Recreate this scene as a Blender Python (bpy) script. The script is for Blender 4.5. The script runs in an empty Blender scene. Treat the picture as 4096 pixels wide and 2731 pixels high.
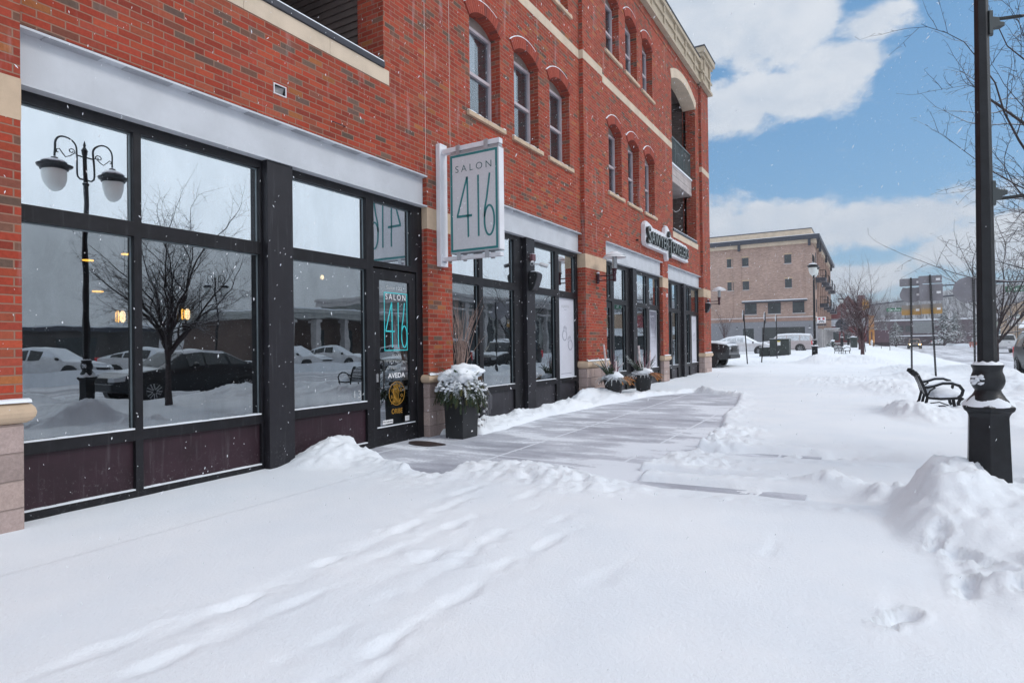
import bpy, bmesh, math, random
import numpy as np
from mathutils import Vector, Matrix, Euler
from mathutils.geometry import tessellate_polygon
R = math.radians
random.seed(11)
SC = bpy.context.scene
COL = SC.collection

# ------------------------------------------------------------------ camera, sky, sun, exposure
CAM = Vector((5.71, 0.0, 1.40))
YAW, PIT, ROL = R(30.63683), R(0.36885), R(-0.70568)
def cam_axes():
    fw = Vector((-math.sin(YAW)*math.cos(PIT), math.cos(YAW)*math.cos(PIT), math.sin(PIT)))
    r = Vector((math.cos(YAW), math.sin(YAW), 0)); u = r.cross(fw)
    return r*math.cos(ROL)+u*math.sin(ROL), -r*math.sin(ROL)+u*math.cos(ROL), fw
RI, UP, FW = cam_axes()
cd = bpy.data.cameras.new('camera'); cam = bpy.data.objects.new('camera', cd); COL.objects.link(cam)
cd.lens = 21.3; cd.sensor_width = 36; cd.sensor_fit = 'HORIZONTAL'; cd.clip_start = 0.05; cd.clip_end = 3000
m = Matrix((RI, UP, -FW)).transposed().to_4x4(); m.translation = CAM; cam.matrix_world = m
SC.camera = cam
SUN_EL, SUN_AZ = R(42), R(76)      # azimuth clockwise from +Y
w = bpy.data.worlds.new('World'); SC.world = w; w.use_nodes = True
def setup_world():
    nt = w.node_tree; N = nt.nodes; L = nt.links; N.clear()
    out = N.new('ShaderNodeOutputWorld'); bg = N.new('ShaderNodeBackground')
    sky = N.new('ShaderNodeTexSky'); sky.sky_type = 'NISHITA'; sky.sun_disc = False
    sky.sun_elevation = SUN_EL; sky.sun_rotation = SUN_AZ; sky.air_density = 1.0; sky.dust_density = 0.6; sky.ozone_density = 2.0
    tc = N.new('ShaderNodeTexCoord'); D = tc.outputs['Generated']
    def mth(op, a, b=None, c=None, clamp=False):
        n = N.new('ShaderNodeMath'); n.operation = op; n.use_clamp = clamp
        for i, v in enumerate((a, b, c)):
            if v is None: continue
            if isinstance(v, (int, float)): n.inputs[i].default_value = v
            else: L.new(v, n.inputs[i])
        return n.outputs[0]
    def vm(op, a, b):
        n = N.new('ShaderNodeVectorMath'); n.operation = op
        for i, v in enumerate((a, b)):
            if isinstance(v, tuple): n.inputs[i].default_value = v
            else: L.new(v, n.inputs[i])
        return n
    def ss(v, a, b):
        n = N.new('ShaderNodeMapRange'); n.interpolation_type = 'SMOOTHSTEP'
        L.new(v, n.inputs[0]); n.inputs[1].default_value = a; n.inputs[2].default_value = b
        return n.outputs[0]
    def noise(vec, s, det, rough=.55, dist=0):
        n = N.new('ShaderNodeTexNoise'); L.new(vec, n.inputs['Vector']); n.inputs['Scale'].default_value = s
        n.inputs['Detail'].default_value = det; n.inputs['Roughness'].default_value = rough; n.inputs['Distortion'].default_value = dist
        return n.outputs[0]
    st = vm('MULTIPLY', D, (1, 1, 1.7)).outputs[0]
    n1 = noise(st, 6.5, 9, .60, .25); n2 = noise(st, 16, 7, .6)
    def blob(d, wx, wz, amp):      # a cloud heaped around a sky direction
        df = vm('SUBTRACT', D, d).outputs[0]
        sc = vm('MULTIPLY', df, (1/wx, 1/wx, 1/wz)).outputs[0]
        ln = vm('LENGTH', sc, (0, 0, 0)).outputs['Value']
        return mth('MULTIPLY', mth('SUBTRACT', 1.0, ss(ln, 0.0, 1.0)), amp)
    dens = None
    for b in BLOBS:
        o = blob(*b); dens = o if dens is None else mth('MAXIMUM', dens, o)
    sep = N.new('ShaderNodeSeparateXYZ'); L.new(D, sep.inputs[0])
    z = sep.outputs[2]
    # overcast everywhere except the gap in view
    gap = vm('DOT_PRODUCT', D, (-0.03, 0.945, 0.325)).outputs['Value']
    over = mth('SUBTRACT', 1.0, ss(gap, 0.875, 0.945))
    dens = mth('MAXIMUM', dens, mth('MULTIPLY', over, 1.2))
    low = mth('SUBTRACT', 1.0, ss(z, 0.01, 0.10)); dens = mth('MAXIMUM', dens, mth('MULTIPLY', low, .60))
    dens = mth('ADD', dens, mth('MULTIPLY', mth('SUBTRACT', n1, .5), 1.75))
    dens = mth('ADD', dens, mth('MULTIPLY', mth('SUBTRACT', n2, .5), .7))
    mask = ss(dens, .33, .66)
    # cloud brightness: whiter where thin and high, greyer in the body
    shade = mth('ADD', mth('MULTIPLY', n2, .5), mth('MULTIPLY', n1, .5))
    shade = ss(shade, .34, .66)
    cr = N.new('ShaderNodeMix'); cr.data_type = 'RGBA'
    cr.inputs[6].default_value = (3.5, 4.0, 4.7, 1); cr.inputs[7].default_value = (4.6, 4.9, 5.35, 1); L.new(shade, cr.inputs[0])
    ov = N.new('ShaderNodeMix'); ov.data_type = 'RGBA'; L.new(over, ov.inputs[0])
    L.new(cr.outputs[2], ov.inputs[6]); ov.inputs[7].default_value = (5.75, 6.25, 6.9, 1)
    sk = N.new('ShaderNodeMix'); sk.data_type = 'RGBA'; sk.blend_type = 'MULTIPLY'; sk.inputs[0].default_value = 1
    L.new(sky.outputs[0], sk.inputs[6]); sk.inputs[7].default_value = (.72, .86, .90, 1)
    hz = N.new('ShaderNodeMix'); hz.data_type = 'RGBA'; hz.inputs[0].default_value = .5; L.new(sk.outputs[2], hz.inputs[6]); hz.inputs[7].default_value = (.62, 2.15, 4.1, 1)
    mx = N.new('ShaderNodeMix'); mx.data_type = 'RGBA'; L.new(mask, mx.inputs[0])
    L.new(hz.outputs[2], mx.inputs[6]); L.new(ov.outputs[2], mx.inputs[7])
    L.new(mx.outputs[2], bg.inputs[0]); bg.inputs[1].default_value = 0.12
    L.new(bg.outputs[0], out.inputs[0])
# (direction, width, height, amount)
BLOBS = [((-.25, .84, .48), .26, .19, 1.1), ((-.14, .90, .44), .20, .11, 1.0), ((-.03, .885, .48), .18, .07, .75),
         ((-.17, .93, .34), .15, .09, .95), ((-.085, .935, .345), .15, .065, 1.0), ((-.03, .93, .375), .11, .05, .9),
         ((.01, .915, .41), .09, .05, .7),
         ((-.25, .95, .17), .22, .12, 1.05), ((-.13, .975, .165), .26, .085, 1.05), ((.02, .985, .165), .22, .07, 1.0),
         ((.15, .975, .12), .2, .075, .95), ((-.05, .99, .09), .2, .05, .8)]
setup_world()
sl = bpy.data.lights.new('sun', 'SUN'); sl.energy = 0.9; sl.angle = R(18); sl.color = (1, .96, .9)
so = bpy.data.objects.new('sun', sl); COL.objects.link(so)
sd = Vector((math.sin(SUN_AZ)*math.cos(SUN_EL), math.cos(SUN_AZ)*math.cos(SUN_EL), math.sin(SUN_EL)))
so.rotation_euler = sd.to_track_quat('Z', 'Y').to_euler(); so.location = (20, -10, 30)
vs = SC.view_settings; vs.view_transform = 'Standard'; vs.look = 'None'; vs.exposure = 0.42; vs.gamma = 1; vs.use_curve_mapping = False

# ------------------------------------------------------------------ helpers
def link(o): COL.objects.link(o); return o
def tag(o, label=None, cat=None, group=None, kind=None):
    if label: o['label'] = label
    if cat: o['category'] = cat
    if group: o['group'] = group
    if kind: o['kind'] = kind
    return o
def thing(name, label, cat, loc=(0, 0, 0), group=None, rz=0):
    o = link(bpy.data.objects.new(name, None)); o.location = loc; o.rotation_euler = (0, 0, rz); o.empty_display_size = .2
    return tag(o, label, cat, group)
def kids(o): return [c for c in COL.objects if c.parent == o]
def dup(root, loc, rz=0, label=None, group=None, scale=None):
    def cp(o, p):
        c = o.copy(); COL.objects.link(c)
        if p: c.parent = p
        for k in kids(o): cp(k, c)
        return c
    r = cp(root, None); r.location = loc; r.rotation_euler = (0, 0, rz)
    if scale: r.scale = scale
    if label: r['label'] = label
    if group: r['group'] = group
    return r
class MB:
    def __init__(s): s.v = []; s.f = []
    def add(s, vs, fs):
        b = len(s.v); s.v += [tuple(p) for p in vs]; s.f += [tuple(i+b for i in f) for f in fs]; return s
    def box(s, x0, x1, y0, y1, z0, z1):
        return s.add([(x0,y0,z0),(x1,y0,z0),(x1,y1,z0),(x0,y1,z0),(x0,y0,z1),(x1,y0,z1),(x1,y1,z1),(x0,y1,z1)],
                     [(0,3,2,1),(4,5,6,7),(0,1,5,4),(1,2,6,5),(2,3,7,6),(3,0,4,7)])
    def quad(s, a, b, c, d): return s.add([a, b, c, d], [(0, 1, 2, 3)])
    def rings(s, rs, closed=True, cap=True):
        n = len(rs[0]); b = len(s.v)
        for r in rs: s.v += [tuple(p) for p in r]
        for i in range(len(rs)-1):
            for j in range(n if closed else n-1):
                k = (j+1) % n
                s.f.append((b+i*n+j, b+i*n+k, b+(i+1)*n+k, b+(i+1)*n+j))
        if cap: s.f.append(tuple(b+j for j in reversed(range(n)))); s.f.append(tuple(b+(len(rs)-1)*n+j for j in range(n)))
        return s
    def tube(s, pts, rad, n=8, cap=True, flat=1.0):
        pts = [Vector(p) for p in pts]; rs = []
        if not hasattr(rad, '__len__'): rad = [rad]*len(pts)
        prev = None
        for i, p in enumerate(pts):
            t = (pts[min(i+1, len(pts)-1)]-pts[max(i-1, 0)]).normalized()
            if prev is None: a = t.orthogonal().normalized() if abs(t.z) > .9 else Vector((0,0,1)).cross(t).normalized()
            else: a = (prev - t*prev.dot(t)).normalized()
            prev = a; bb = t.cross(a)
            rs.append([p+(a*math.cos(2*math.pi*k/n)+bb*math.sin(2*math.pi*k/n)*flat)*rad[i] for k in range(n)])
        return s.rings(rs, cap=cap)
    def lathe(s, prof, c=(0, 0, 0), n=16, rot=0, cap=True):
        return s.rings([[(c[0]+r*math.cos(2*math.pi*k/n+rot), c[1]+r*math.sin(2*math.pi*k/n+rot), c[2]+z) for k in range(n)] for r, z in prof], cap=cap)
    def prism(s, polys, fn, w0, w1):
        polys = [[Vector((p[0], p[1], 0)) for p in q] for q in polys]
        tri = tessellate_polygon(polys); fl = [p for q in polys for p in q]; n = len(fl)
        vs = [fn(p.x, p.y, w1) for p in fl]+[fn(p.x, p.y, w0) for p in fl]
        fs = [tuple(t) for t in tri]+[tuple(n+i for i in reversed(t)) for t in tri]
        b = 0
        for q in polys:
            k = len(q)
            for i in range(k): j = (i+1) % k; fs.append((b+i, b+j, n+b+j, n+b+i))
            b += k
        return s.add(vs, fs)
    def blob(s, c, r, seed=0, amp=.25, sub=2, fr=1.5):
        bm = bmesh.new(); bmesh.ops.create_icosphere(bm, subdivisions=sub, radius=1)
        from mathutils import noise
        for v in bm.verts:
            k = 1+amp*noise.noise(v.co*fr+Vector((seed*7.3, seed*3.1, seed)))
            v.co = Vector((c[0]+v.co.x*r[0]*k, c[1]+v.co.y*r[1]*k, c[2]+v.co.z*r[2]*k))
        bm.verts.index_update()
        s.add([v.co for v in bm.verts], [[v.index for v in f.verts] for f in bm.faces]); bm.free(); return s
    def build(s, name, mat, parent=None, smooth=False, bevel=0, recalc=True):
        me = bpy.data.meshes.new(name); me.from_pydata(s.v, [], s.f); me.validate()
        if recalc:
            bm = bmesh.new(); bm.from_mesh(me); bmesh.ops.recalc_face_normals(bm, faces=bm.faces); bm.to_mesh(me); bm.free()
        if mat: me.materials.append(mat)
        o = link(bpy.data.objects.new(name, me))
        if smooth:
            me.polygons.foreach_set('use_smooth', [True]*len(me.polygons))
            if smooth != 'all':
                try: me.set_sharp_from_angle(angle=R(40))
                except Exception: pass
        if bevel:
            bv = o.modifiers.new('bevel', 'BEVEL'); bv.width = bevel; bv.segments = 2; bv.limit_method = 'ANGLE'; bv.angle_limit = R(35)
        if parent:
            o.parent = parent
            o.matrix_parent_inverse = Matrix.Translation(-parent_world(parent))
        return o
def parent_world(p):
    v = Vector((0, 0, 0))
    while p:
        v = v+p.location
        if p.parent: v = v+p.matrix_parent_inverse.translation
        p = p.parent
    return v
def text_mb(txt, fn, w, h, th=.003, spacing=1.0, xs=None, offset=0):
    """letters of txt filled in a w x h box, mapped by fn(u, v, depth)"""
    cu = bpy.data.curves.new('t', 'FONT'); cu.body = txt; cu.space_character = spacing; cu.size = 1; cu.offset = offset
    cu.resolution_u = 4
    o = bpy.data.objects.new('t', cu); COL.objects.link(o)
    dg = bpy.context.evaluated_depsgraph_get(); me = bpy.data.meshes.new_from_object(o.evaluated_get(dg))
    COL.objects.unlink(o); bpy.data.objects.remove(o)
    vs = [v.co.copy() for v in me.vertices]
    x0 = min(v.x for v in vs); x1 = max(v.x for v in vs); y0 = min(v.y for v in vs); y1 = max(v.y for v in vs)
    mb = MB(); n = len(vs)
    P = [((v.x-x0)/(x1-x0)*w, (v.y-y0)/(y1-y0)*h) for v in vs]
    fs = [tuple(p.vertices) for p in me.polygons]
    ec = {}
    for f in fs:
        for i in range(len(f)):
            e = (f[i], f[(i+1) % len(f)]); ec[e] = 1
    side = [(a, b) for (a, b) in ec if (b, a) not in ec]
    mb.add([fn(a, b, th) for a, b in P]+[fn(a, b, 0) for a, b in P], fs+[(b, a, n+a, n+b) for a, b in side])
    bpy.data.meshes.remove(me); return mb
def stroke(mb, pts, wd, fn, th=.003, closed=False):
    """a flat pen stroke along 2-D pts"""
    P = [Vector((p[0], p[1])) for p in pts]; n = len(P); L_, R_ = [], []
    for i in range(n):
        a = P[(i-1) % n] if closed else P[max(i-1, 0)]; b = P[(i+1) % n] if closed else P[min(i+1, n-1)]
        d1 = (P[i]-a); d2 = (b-P[i])
        d1 = d1.normalized() if d1.length > 1e-9 else d2.normalized(); d2 = d2.normalized() if d2.length > 1e-9 else d1
        t = (d1+d2); t = t.normalized() if t.length > 1e-6 else d1
        nn = Vector((-t.y, t.x)); k = wd/2/max(.35, nn.dot(Vector((-d2.y, d2.x))))
        L_.append(P[i]+nn*k); R_.append(P[i]-nn*k)
    b = len(mb.v); m_ = n if closed else n-1
    for q in (L_, R_):
        for h in (th, 0): mb.v += [fn(p.x, p.y, h) for p in q]
    for i in range(m_):
        j = (i+1) % n
        mb.f += [(b+i, b+j, b+2*n+j, b+2*n+i), (b+i, b+n+i, b+n+j, b+j), (b+2*n+i, b+2*n+j, b+3*n+j, b+3*n+i)]
    return mb

# ------------------------------------------------------------------ materials
def new_mat(name):
    mt = bpy.data.materials.new(name); mt.use_nodes = True; nt = mt.node_tree
    return mt, nt, nt.nodes, nt.links, nt.nodes['Principled BSDF']
def lk(L, v, s):
    if isinstance(v, (int, float)): s.default_value = v
    elif isinstance(v, tuple): s.default_value = v
    else: L.new(v, s)
def nmath(N, L, op, a, b=None, c=None, clamp=False):
    n = N.new('ShaderNodeMath'); n.operation = op; n.use_clamp = clamp
    for i, v in enumerate((a, b, c)):
        if v is not None: lk(L, v, n.inputs[i])
    return n.outputs[0]
def nmix(N, L, f, a, b, blend='MIX'):
    n = N.new('ShaderNodeMix'); n.data_type = 'RGBA'; n.blend_type = blend
    lk(L, f, n.inputs[0]); lk(L, a if not isinstance(a, tuple) else (*a[:3], 1), n.inputs[6]); lk(L, b if not isinstance(b, tuple) else (*b[:3], 1), n.inputs[7])
    return n.outputs[2]
def nramp(N, L, v, a, b, c=0, d=1):
    n = N.new('ShaderNodeMapRange'); n.interpolation_type = 'SMOOTHSTEP'; lk(L, v, n.inputs[0])
    for i, q in enumerate((a, b, c, d)): n.inputs[i+1].default_value = q
    return n.outputs[0]
def nnoise(N, L, vec, s, det=4, rough=.55, dist=0):
    n = N.new('ShaderNodeTexNoise'); L.new(vec, n.inputs['Vector']); n.inputs['Scale'].default_value = s
    n.inputs['Detail'].default_value = det; n.inputs['Roughness'].default_value = rough; n.inputs['Distortion'].default_value = dist
    return n.outputs[0]
def ngeo(N): return N.new('ShaderNodeNewGeometry')
def nscale(N, L, v, s):
    n = N.new('ShaderNodeVectorMath'); n.operation = 'MULTIPLY'; L.new(v, n.inputs[0]); n.inputs[1].default_value = s; return n.outputs[0]
SNOWC = (.82, .86, .93)
def mat(name, col, rough=.6, metal=0, var=.12, vs=3, bump=0, bs=60, snow=0, spec=.5, emit=0, coat=0, obj=False, snow_lo=.5, drip=0):
    """general surface: colour with mottled variation, fine bump, optional snow settled on upward faces"""
    mt, nt, N, L, B = new_mat(name)
    g = ngeo(N); P = g.outputs['Position']
    if obj: P = N.new('ShaderNodeTexCoord').outputs['Object']
    c = tuple(col)
    if var:
        n = nnoise(N, L, P, vs, 5, .6); k = nramp(N, L, n, .3, .7, 1-var, 1+var)
        mm = N.new('ShaderNodeVectorMath'); mm.operation = 'SCALE'; mm.inputs[0].default_value = c; L.new(k, mm.inputs['Scale']); c = mm.outputs[0]
    if drip:        # dried runs down the face and salt splash near the ground; negative: faint grey runs
        q = nnoise(N, L, nscale(N, L, P, (9, 9, .7)), 2.2, 5, .65); run = nramp(N, L, q, .54, .74, 0, .10*abs(drip))
        sz_ = N.new('ShaderNodeSeparateXYZ'); L.new(P, sz_.inputs[0]); sp_ = nnoise(N, L, P, 38, 4, .75)
        splash = nmath(N, L, 'MULTIPLY', nramp(N, L, sz_.outputs[2], .55, .05), nramp(N, L, sp_, .56, .70, 0, .30*abs(drip)))
        c = nmix(N, L, nmath(N, L, 'ADD', run, splash if drip > 0 else 0.0), c, (.42,.42,.45) if drip > 0 else (.20,.19,.18))
    if snow:
        sp = N.new('ShaderNodeSeparateXYZ'); L.new(g.outputs['Normal'], sp.inputs[0])
        n = nnoise(N, L, P, 14, 4, .6)
        k = nmath(N, L, 'ADD', sp.outputs[2], nmath(N, L, 'MULTIPLY', nmath(N, L, 'SUBTRACT', n, .5), .5))
        k = nmath(N, L, 'MULTIPLY', nramp(N, L, k, snow_lo, snow_lo+.15), snow)
        c = nmix(N, L, k, c, SNOWC)
        lk(L, nmath(N, L, 'ADD', nmath(N, L, 'MULTIPLY', k, .85-rough), rough), B.inputs['Roughness'])
        lk(L, nmath(N, L, 'MULTIPLY', nmath(N, L, 'SUBTRACT', 1, k), metal), B.inputs['Metallic'])
    else:
        B.inputs['Roughness'].default_value = rough; B.inputs['Metallic'].default_value = metal
    lk(L, c if not isinstance(c, tuple) else (*c[:3], 1), B.inputs['Base Color'])
    B.inputs['Specular IOR Level'].default_value = spec; B.inputs['Coat Weight'].default_value = coat
    if emit: B.inputs['Emission Color'].default_value = (*col[:3], 1); B.inputs['Emission Strength'].default_value = emit
    if bump:
        n = nnoise(N, L, P, bs, 5, .65); b = N.new('ShaderNodeBump'); b.inputs['Strength'].default_value = bump; b.inputs['Distance'].default_value = .01
        L.new(n, b.inputs['Height']); L.new(b.outputs[0], B.inputs['Normal'])
    return mt
def brick_mat(name, reds, darks, mortar, bw=.2032, bh=.0677, mw=.010, dark_p=.13, bumpd=.004, streak=.0):
    mt, nt, N, L, B = new_mat(name)
    g = ngeo(N); P = g.outputs['Position']
    sp = N.new('ShaderNodeSeparateXYZ'); L.new(P, sp.inputs[0]); sn = N.new('ShaderNodeSeparateXYZ'); L.new(g.outputs['True Normal'], sn.inputs[0])
    M = lambda *a, **k: nmath(N, L, *a, **k)
    isx = M('GREATER_THAN', M('ABSOLUTE', sn.outputs[0]), .5)
    isz = M('GREATER_THAN', M('ABSOLUTE', sn.outputs[2]), .6)
    u = M('ADD', M('MULTIPLY', isx, sp.outputs[1]), M('MULTIPLY', M('SUBTRACT', 1, isx), M('ADD', sp.outputs[0], .1)))
    v = M('ADD', M('MULTIPLY', M('SUBTRACT', 1, isz), sp.outputs[2]), M('MULTIPLY', isz, sp.outputs[1]))
    wob = nnoise(N, L, P, 9, 2); wob = M('MULTIPLY', M('SUBTRACT', wob, .5), .004)
    vr = M('DIVIDE', M('ADD', v, wob), bh); row = M('FLOOR', vr)
    par = M('MULTIPLY', M('FLOORED_MODULO', row, 2), .5)
    ur = M('ADD', M('DIVIDE', M('ADD', u, wob), bw), par); colm = M('FLOOR', ur)
    fu = M('SUBTRACT', ur, colm); fv = M('SUBTRACT', vr, row)
    du = M('MULTIPLY', M('MINIMUM', fu, M('SUBTRACT', 1, fu)), bw); dv = M('MULTIPLY', M('MINIMUM', fv, M('SUBTRACT', 1, fv)), bh)
    edge = M('MINIMUM', du, dv)
    face = nramp(N, L, edge, mw/2-.0015, mw/2+.0025)
    cb = N.new('ShaderNodeCombineXYZ'); L.new(row, cb.inputs[0]); L.new(colm, cb.inputs[1]); L.new(isx, cb.inputs[2])
    wn = N.new('ShaderNodeTexWhiteNoise'); wn.noise_dimensions = '3D'; L.new(cb.outputs[0], wn.inputs['Vector'])
    rp = N.new('ShaderNodeValToRGB'); rp.color_ramp.interpolation = 'CONSTANT'; L.new(wn.outputs['Value'], rp.inputs[0])
    cols = [(c, (1-dark_p)/len(reds)) for c in reds]+[(c, dark_p/len(darks)) for c in darks]
    e = rp.color_ramp.elements; pos = 0
    for i, (c, wt) in enumerate(cols):
        q = e[i] if i < 2 else e.new(pos)
        q.position = min(pos, .999); q.color = (*c, 1); pos += wt
    sec = N.new('ShaderNodeSeparateColor'); L.new(wn.outputs['Color'], sec.inputs[0])
    br = nramp(N, L, sec.outputs[1], 0, 1, .86, 1.12)
    n2 = nnoise(N, L, P, 35, 5, .7); br = M('MULTIPLY', br, nramp(N, L, n2, .25, .75, .84, 1.12))
    st = nnoise(N, L, nscale(N, L, P, (6, 6, .6)), 1.2, 5, .6); lg = nnoise(N, L, P, .5, 3)
    br = M('MULTIPLY', br, nramp(N, L, lg, .3, .7, .92, 1.08))
    vmn = N.new('ShaderNodeVectorMath'); vmn.operation = 'SCALE'; L.new(rp.outputs[0], vmn.inputs[0]); L.new(br, vmn.inputs['Scale'])
    c = nmix(N, L, face, mortar, vmn.outputs[0])
    c = nmix(N, L, nmath(N, L, 'MULTIPLY', nramp(N, L, st, .57, .74), .36+streak), c, (.50, .40, .40))     # salt bloom
    L.new(c, B.inputs['Base Color']); B.inputs['Roughness'].default_value = .85; B.inputs['Specular IOR Level'].default_value = .25
    b = N.new('ShaderNodeBump'); b.inputs['Strength'].default_value = .8; b.inputs['Distance'].default_value = bumpd
    L.new(M('ADD', face, M('MULTIPLY', n2, .35)), b.inputs['Height']); L.new(b.outputs[0], B.inputs['Normal'])
    return mt
M = {}
M['brick'] = brick_mat('red brick', [(.34,.054,.031),(.31,.047,.027),(.37,.068,.035),(.27,.047,.030),(.32,.062,.038),(.35,.052,.028),(.33,.080,.045)],
                       [(.15,.092,.07),(.125,.08,.062),(.18,.085,.06),(.35,.12,.045),(.21,.070,.048),(.15,.09,.072)], (.29,.165,.12))
M['brick_dim'] = brick_mat('dark red brick', [(.15,.035,.03),(.13,.03,.028)], [(.08,.03,.03)], (.16,.09,.08))
M['voussoir'] = None
def island_mat(name, cols, rough=.85, bump=.5):
    mt, nt, N, L, B = new_mat(name); g = ngeo(N)
    rp = N.new('ShaderNodeValToRGB'); rp.color_ramp.interpolation = 'CONSTANT'; L.new(g.outputs['Random Per Island'], rp.inputs[0])
    e = rp.color_ramp.elements
    for i, c in enumerate(cols):
        q = e[i] if i < 2 else e.new(i/len(cols)); q.position = i/len(cols); q.color = (*c, 1)
    n = nnoise(N, L, g.outputs['Position'], 30, 5, .7); k = nramp(N, L, n, .25, .75, .82, 1.15)
    vmn = N.new('ShaderNodeVectorMath'); vmn.operation = 'SCALE'; L.new(rp.outputs[0], vmn.inputs[0]); L.new(k, vmn.inputs['Scale'])
    L.new(vmn.outputs[0], B.inputs['Base Color']); B.inputs['Roughness'].default_value = rough
    b = N.new('ShaderNodeBump'); b.inputs['Strength'].default_value = bump; b.inputs['Distance'].default_value = .004; L.new(n, b.inputs['Height']); L.new(b.outputs[0], B.inputs['Normal'])
    return mt
M['voussoir'] = island_mat('arch brick', [(.31,.050,.028),(.28,.046,.028),(.34,.060,.034),(.20,.045,.032),(.32,.052,.028)])
M['mortar'] = mat('mortar', (.40,.27,.22), .9, bump=.3)
M['stone'] = mat('tan cast stone', (.56,.42,.30), .85, var=.10, vs=4, bump=.25, bs=120)
M['cream'] = mat('cream stone', (.60,.49,.38), .85, var=.10, vs=2, bump=.2, bs=80)
M['block'] = brick_mat('split face block', [(.40,.31,.29),(.36,.28,.26),(.43,.33,.30)], [(.33,.26,.25)], (.28,.22,.20), bw=.42, bh=.21, mw=.009, bumpd=.012)
M['steel'] = mat('pale painted steel', (.54,.56,.60), .5, var=.07, vs=2, bump=.08, bs=40, drip=-.5)
M['frame'] = mat('dark bronze aluminium', (.0095,.009,.012), .42, .1, var=.3, vs=8, bump=.12, bs=160, spec=.35, drip=.5)
M['boxcol'] = mat('painted steel column', (.017,.016,.021), .45, .1, var=.15, vs=6, bump=.15, bs=150, spec=.4, drip=.6)
M['kick'] = mat('plum panel', (.030,.013,.020), .5, .05, var=.2, vs=3, bump=.1, bs=200, spec=.35, drip=.7)
M['kick2'] = mat('charcoal panel', (.034,.032,.040), .45, .1, var=.2, vs=3, bump=.1, bs=200, spec=.4, drip=.7)
M['black'] = mat('black iron', (.012,.013,.016), .35, .3, var=.3, vs=9, bump=.25, bs=90, snow=1, snow_lo=.72)
M['blackp'] = mat('black plastic', (.015,.016,.018), .45, var=.2, bump=.15, bs=80)
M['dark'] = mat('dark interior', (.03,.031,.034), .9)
M['winframe'] = mat('window vinyl', (.50,.44,.47), .5, var=.06)
M['panel'] = mat('taupe arch panel', (.23,.19,.17), .6)
M['eifs'] = mat('tan parapet render', (.44,.37,.28), .9, var=.07, bump=.2, bs=60)
M['coping'] = mat('dark metal coping', (.045,.047,.06), .4, .4, snow=.9, snow_lo=.8)
M['siding'] = mat('dark soffit boards', (.15,.115,.105), .7)
M['signwhite'] = mat('white sign metal', (.74,.74,.78), .4, var=.05, snow=1, snow_lo=.8)
M['teal'] = mat('teal vinyl', (.03,.20,.21), .5, var=.05)
M['tealdark'] = mat('dark teal letters', (.03,.11,.12), .5, var=.05)
M['cyan'] = mat('turquoise vinyl', (.05,.62,.66), .5, var=.03)
M['white'] = mat('white vinyl', (.8,.8,.82), .5, var=.03)
M['gold'] = mat('gold vinyl', (.62,.33,.05), .4, .3, var=.15, vs=20)
M['greyvinyl'] = mat('grey vinyl', (.42,.44,.46), .5)
M['aluface'] = mat('brushed sign face', (.62,.62,.65), .5, 0, var=.04, vs=30)
M['oxblood'] = mat('oxblood metal', (.055,.016,.028), .4, .3, var=.2)
M['lampshade'] = mat('white lamp hat', (.78,.79,.82), .4)
M['silver'] = mat('silver housing', (.5,.5,.52), .35, .6)
def snow_mat():
    mt, nt, N, L, B = new_mat('snow'); P = ngeo(N).outputs['Position']
    n1 = nnoise(N, L, P, 1.2, 6, .6); n2 = nnoise(N, L, P, 45, 6, .7); n3 = nnoise(N, L, P, 260, 3, .6)
    c = nmix(N, L, nramp(N, L, n1, .3, .7), (.82,.865,.93), (.875,.905,.955))
    L.new(c, B.inputs['Base Color']); B.inputs['Roughness'].default_value = .78; B.inputs['Specular IOR Level'].default_value = .3
    B.inputs['Subsurface Weight'].default_value = 0.0
    b = N.new('ShaderNodeBump'); b.inputs['Strength'].default_value = .7; b.inputs['Distance'].default_value = .009
    h = nmath(N, L, 'ADD', n2, nmath(N, L, 'MULTIPLY', n3, .35)); L.new(h, b.inputs['Height']); L.new(b.outputs[0], B.inputs['Normal'])
    return mt
M['snow'] = snow_mat()
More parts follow.
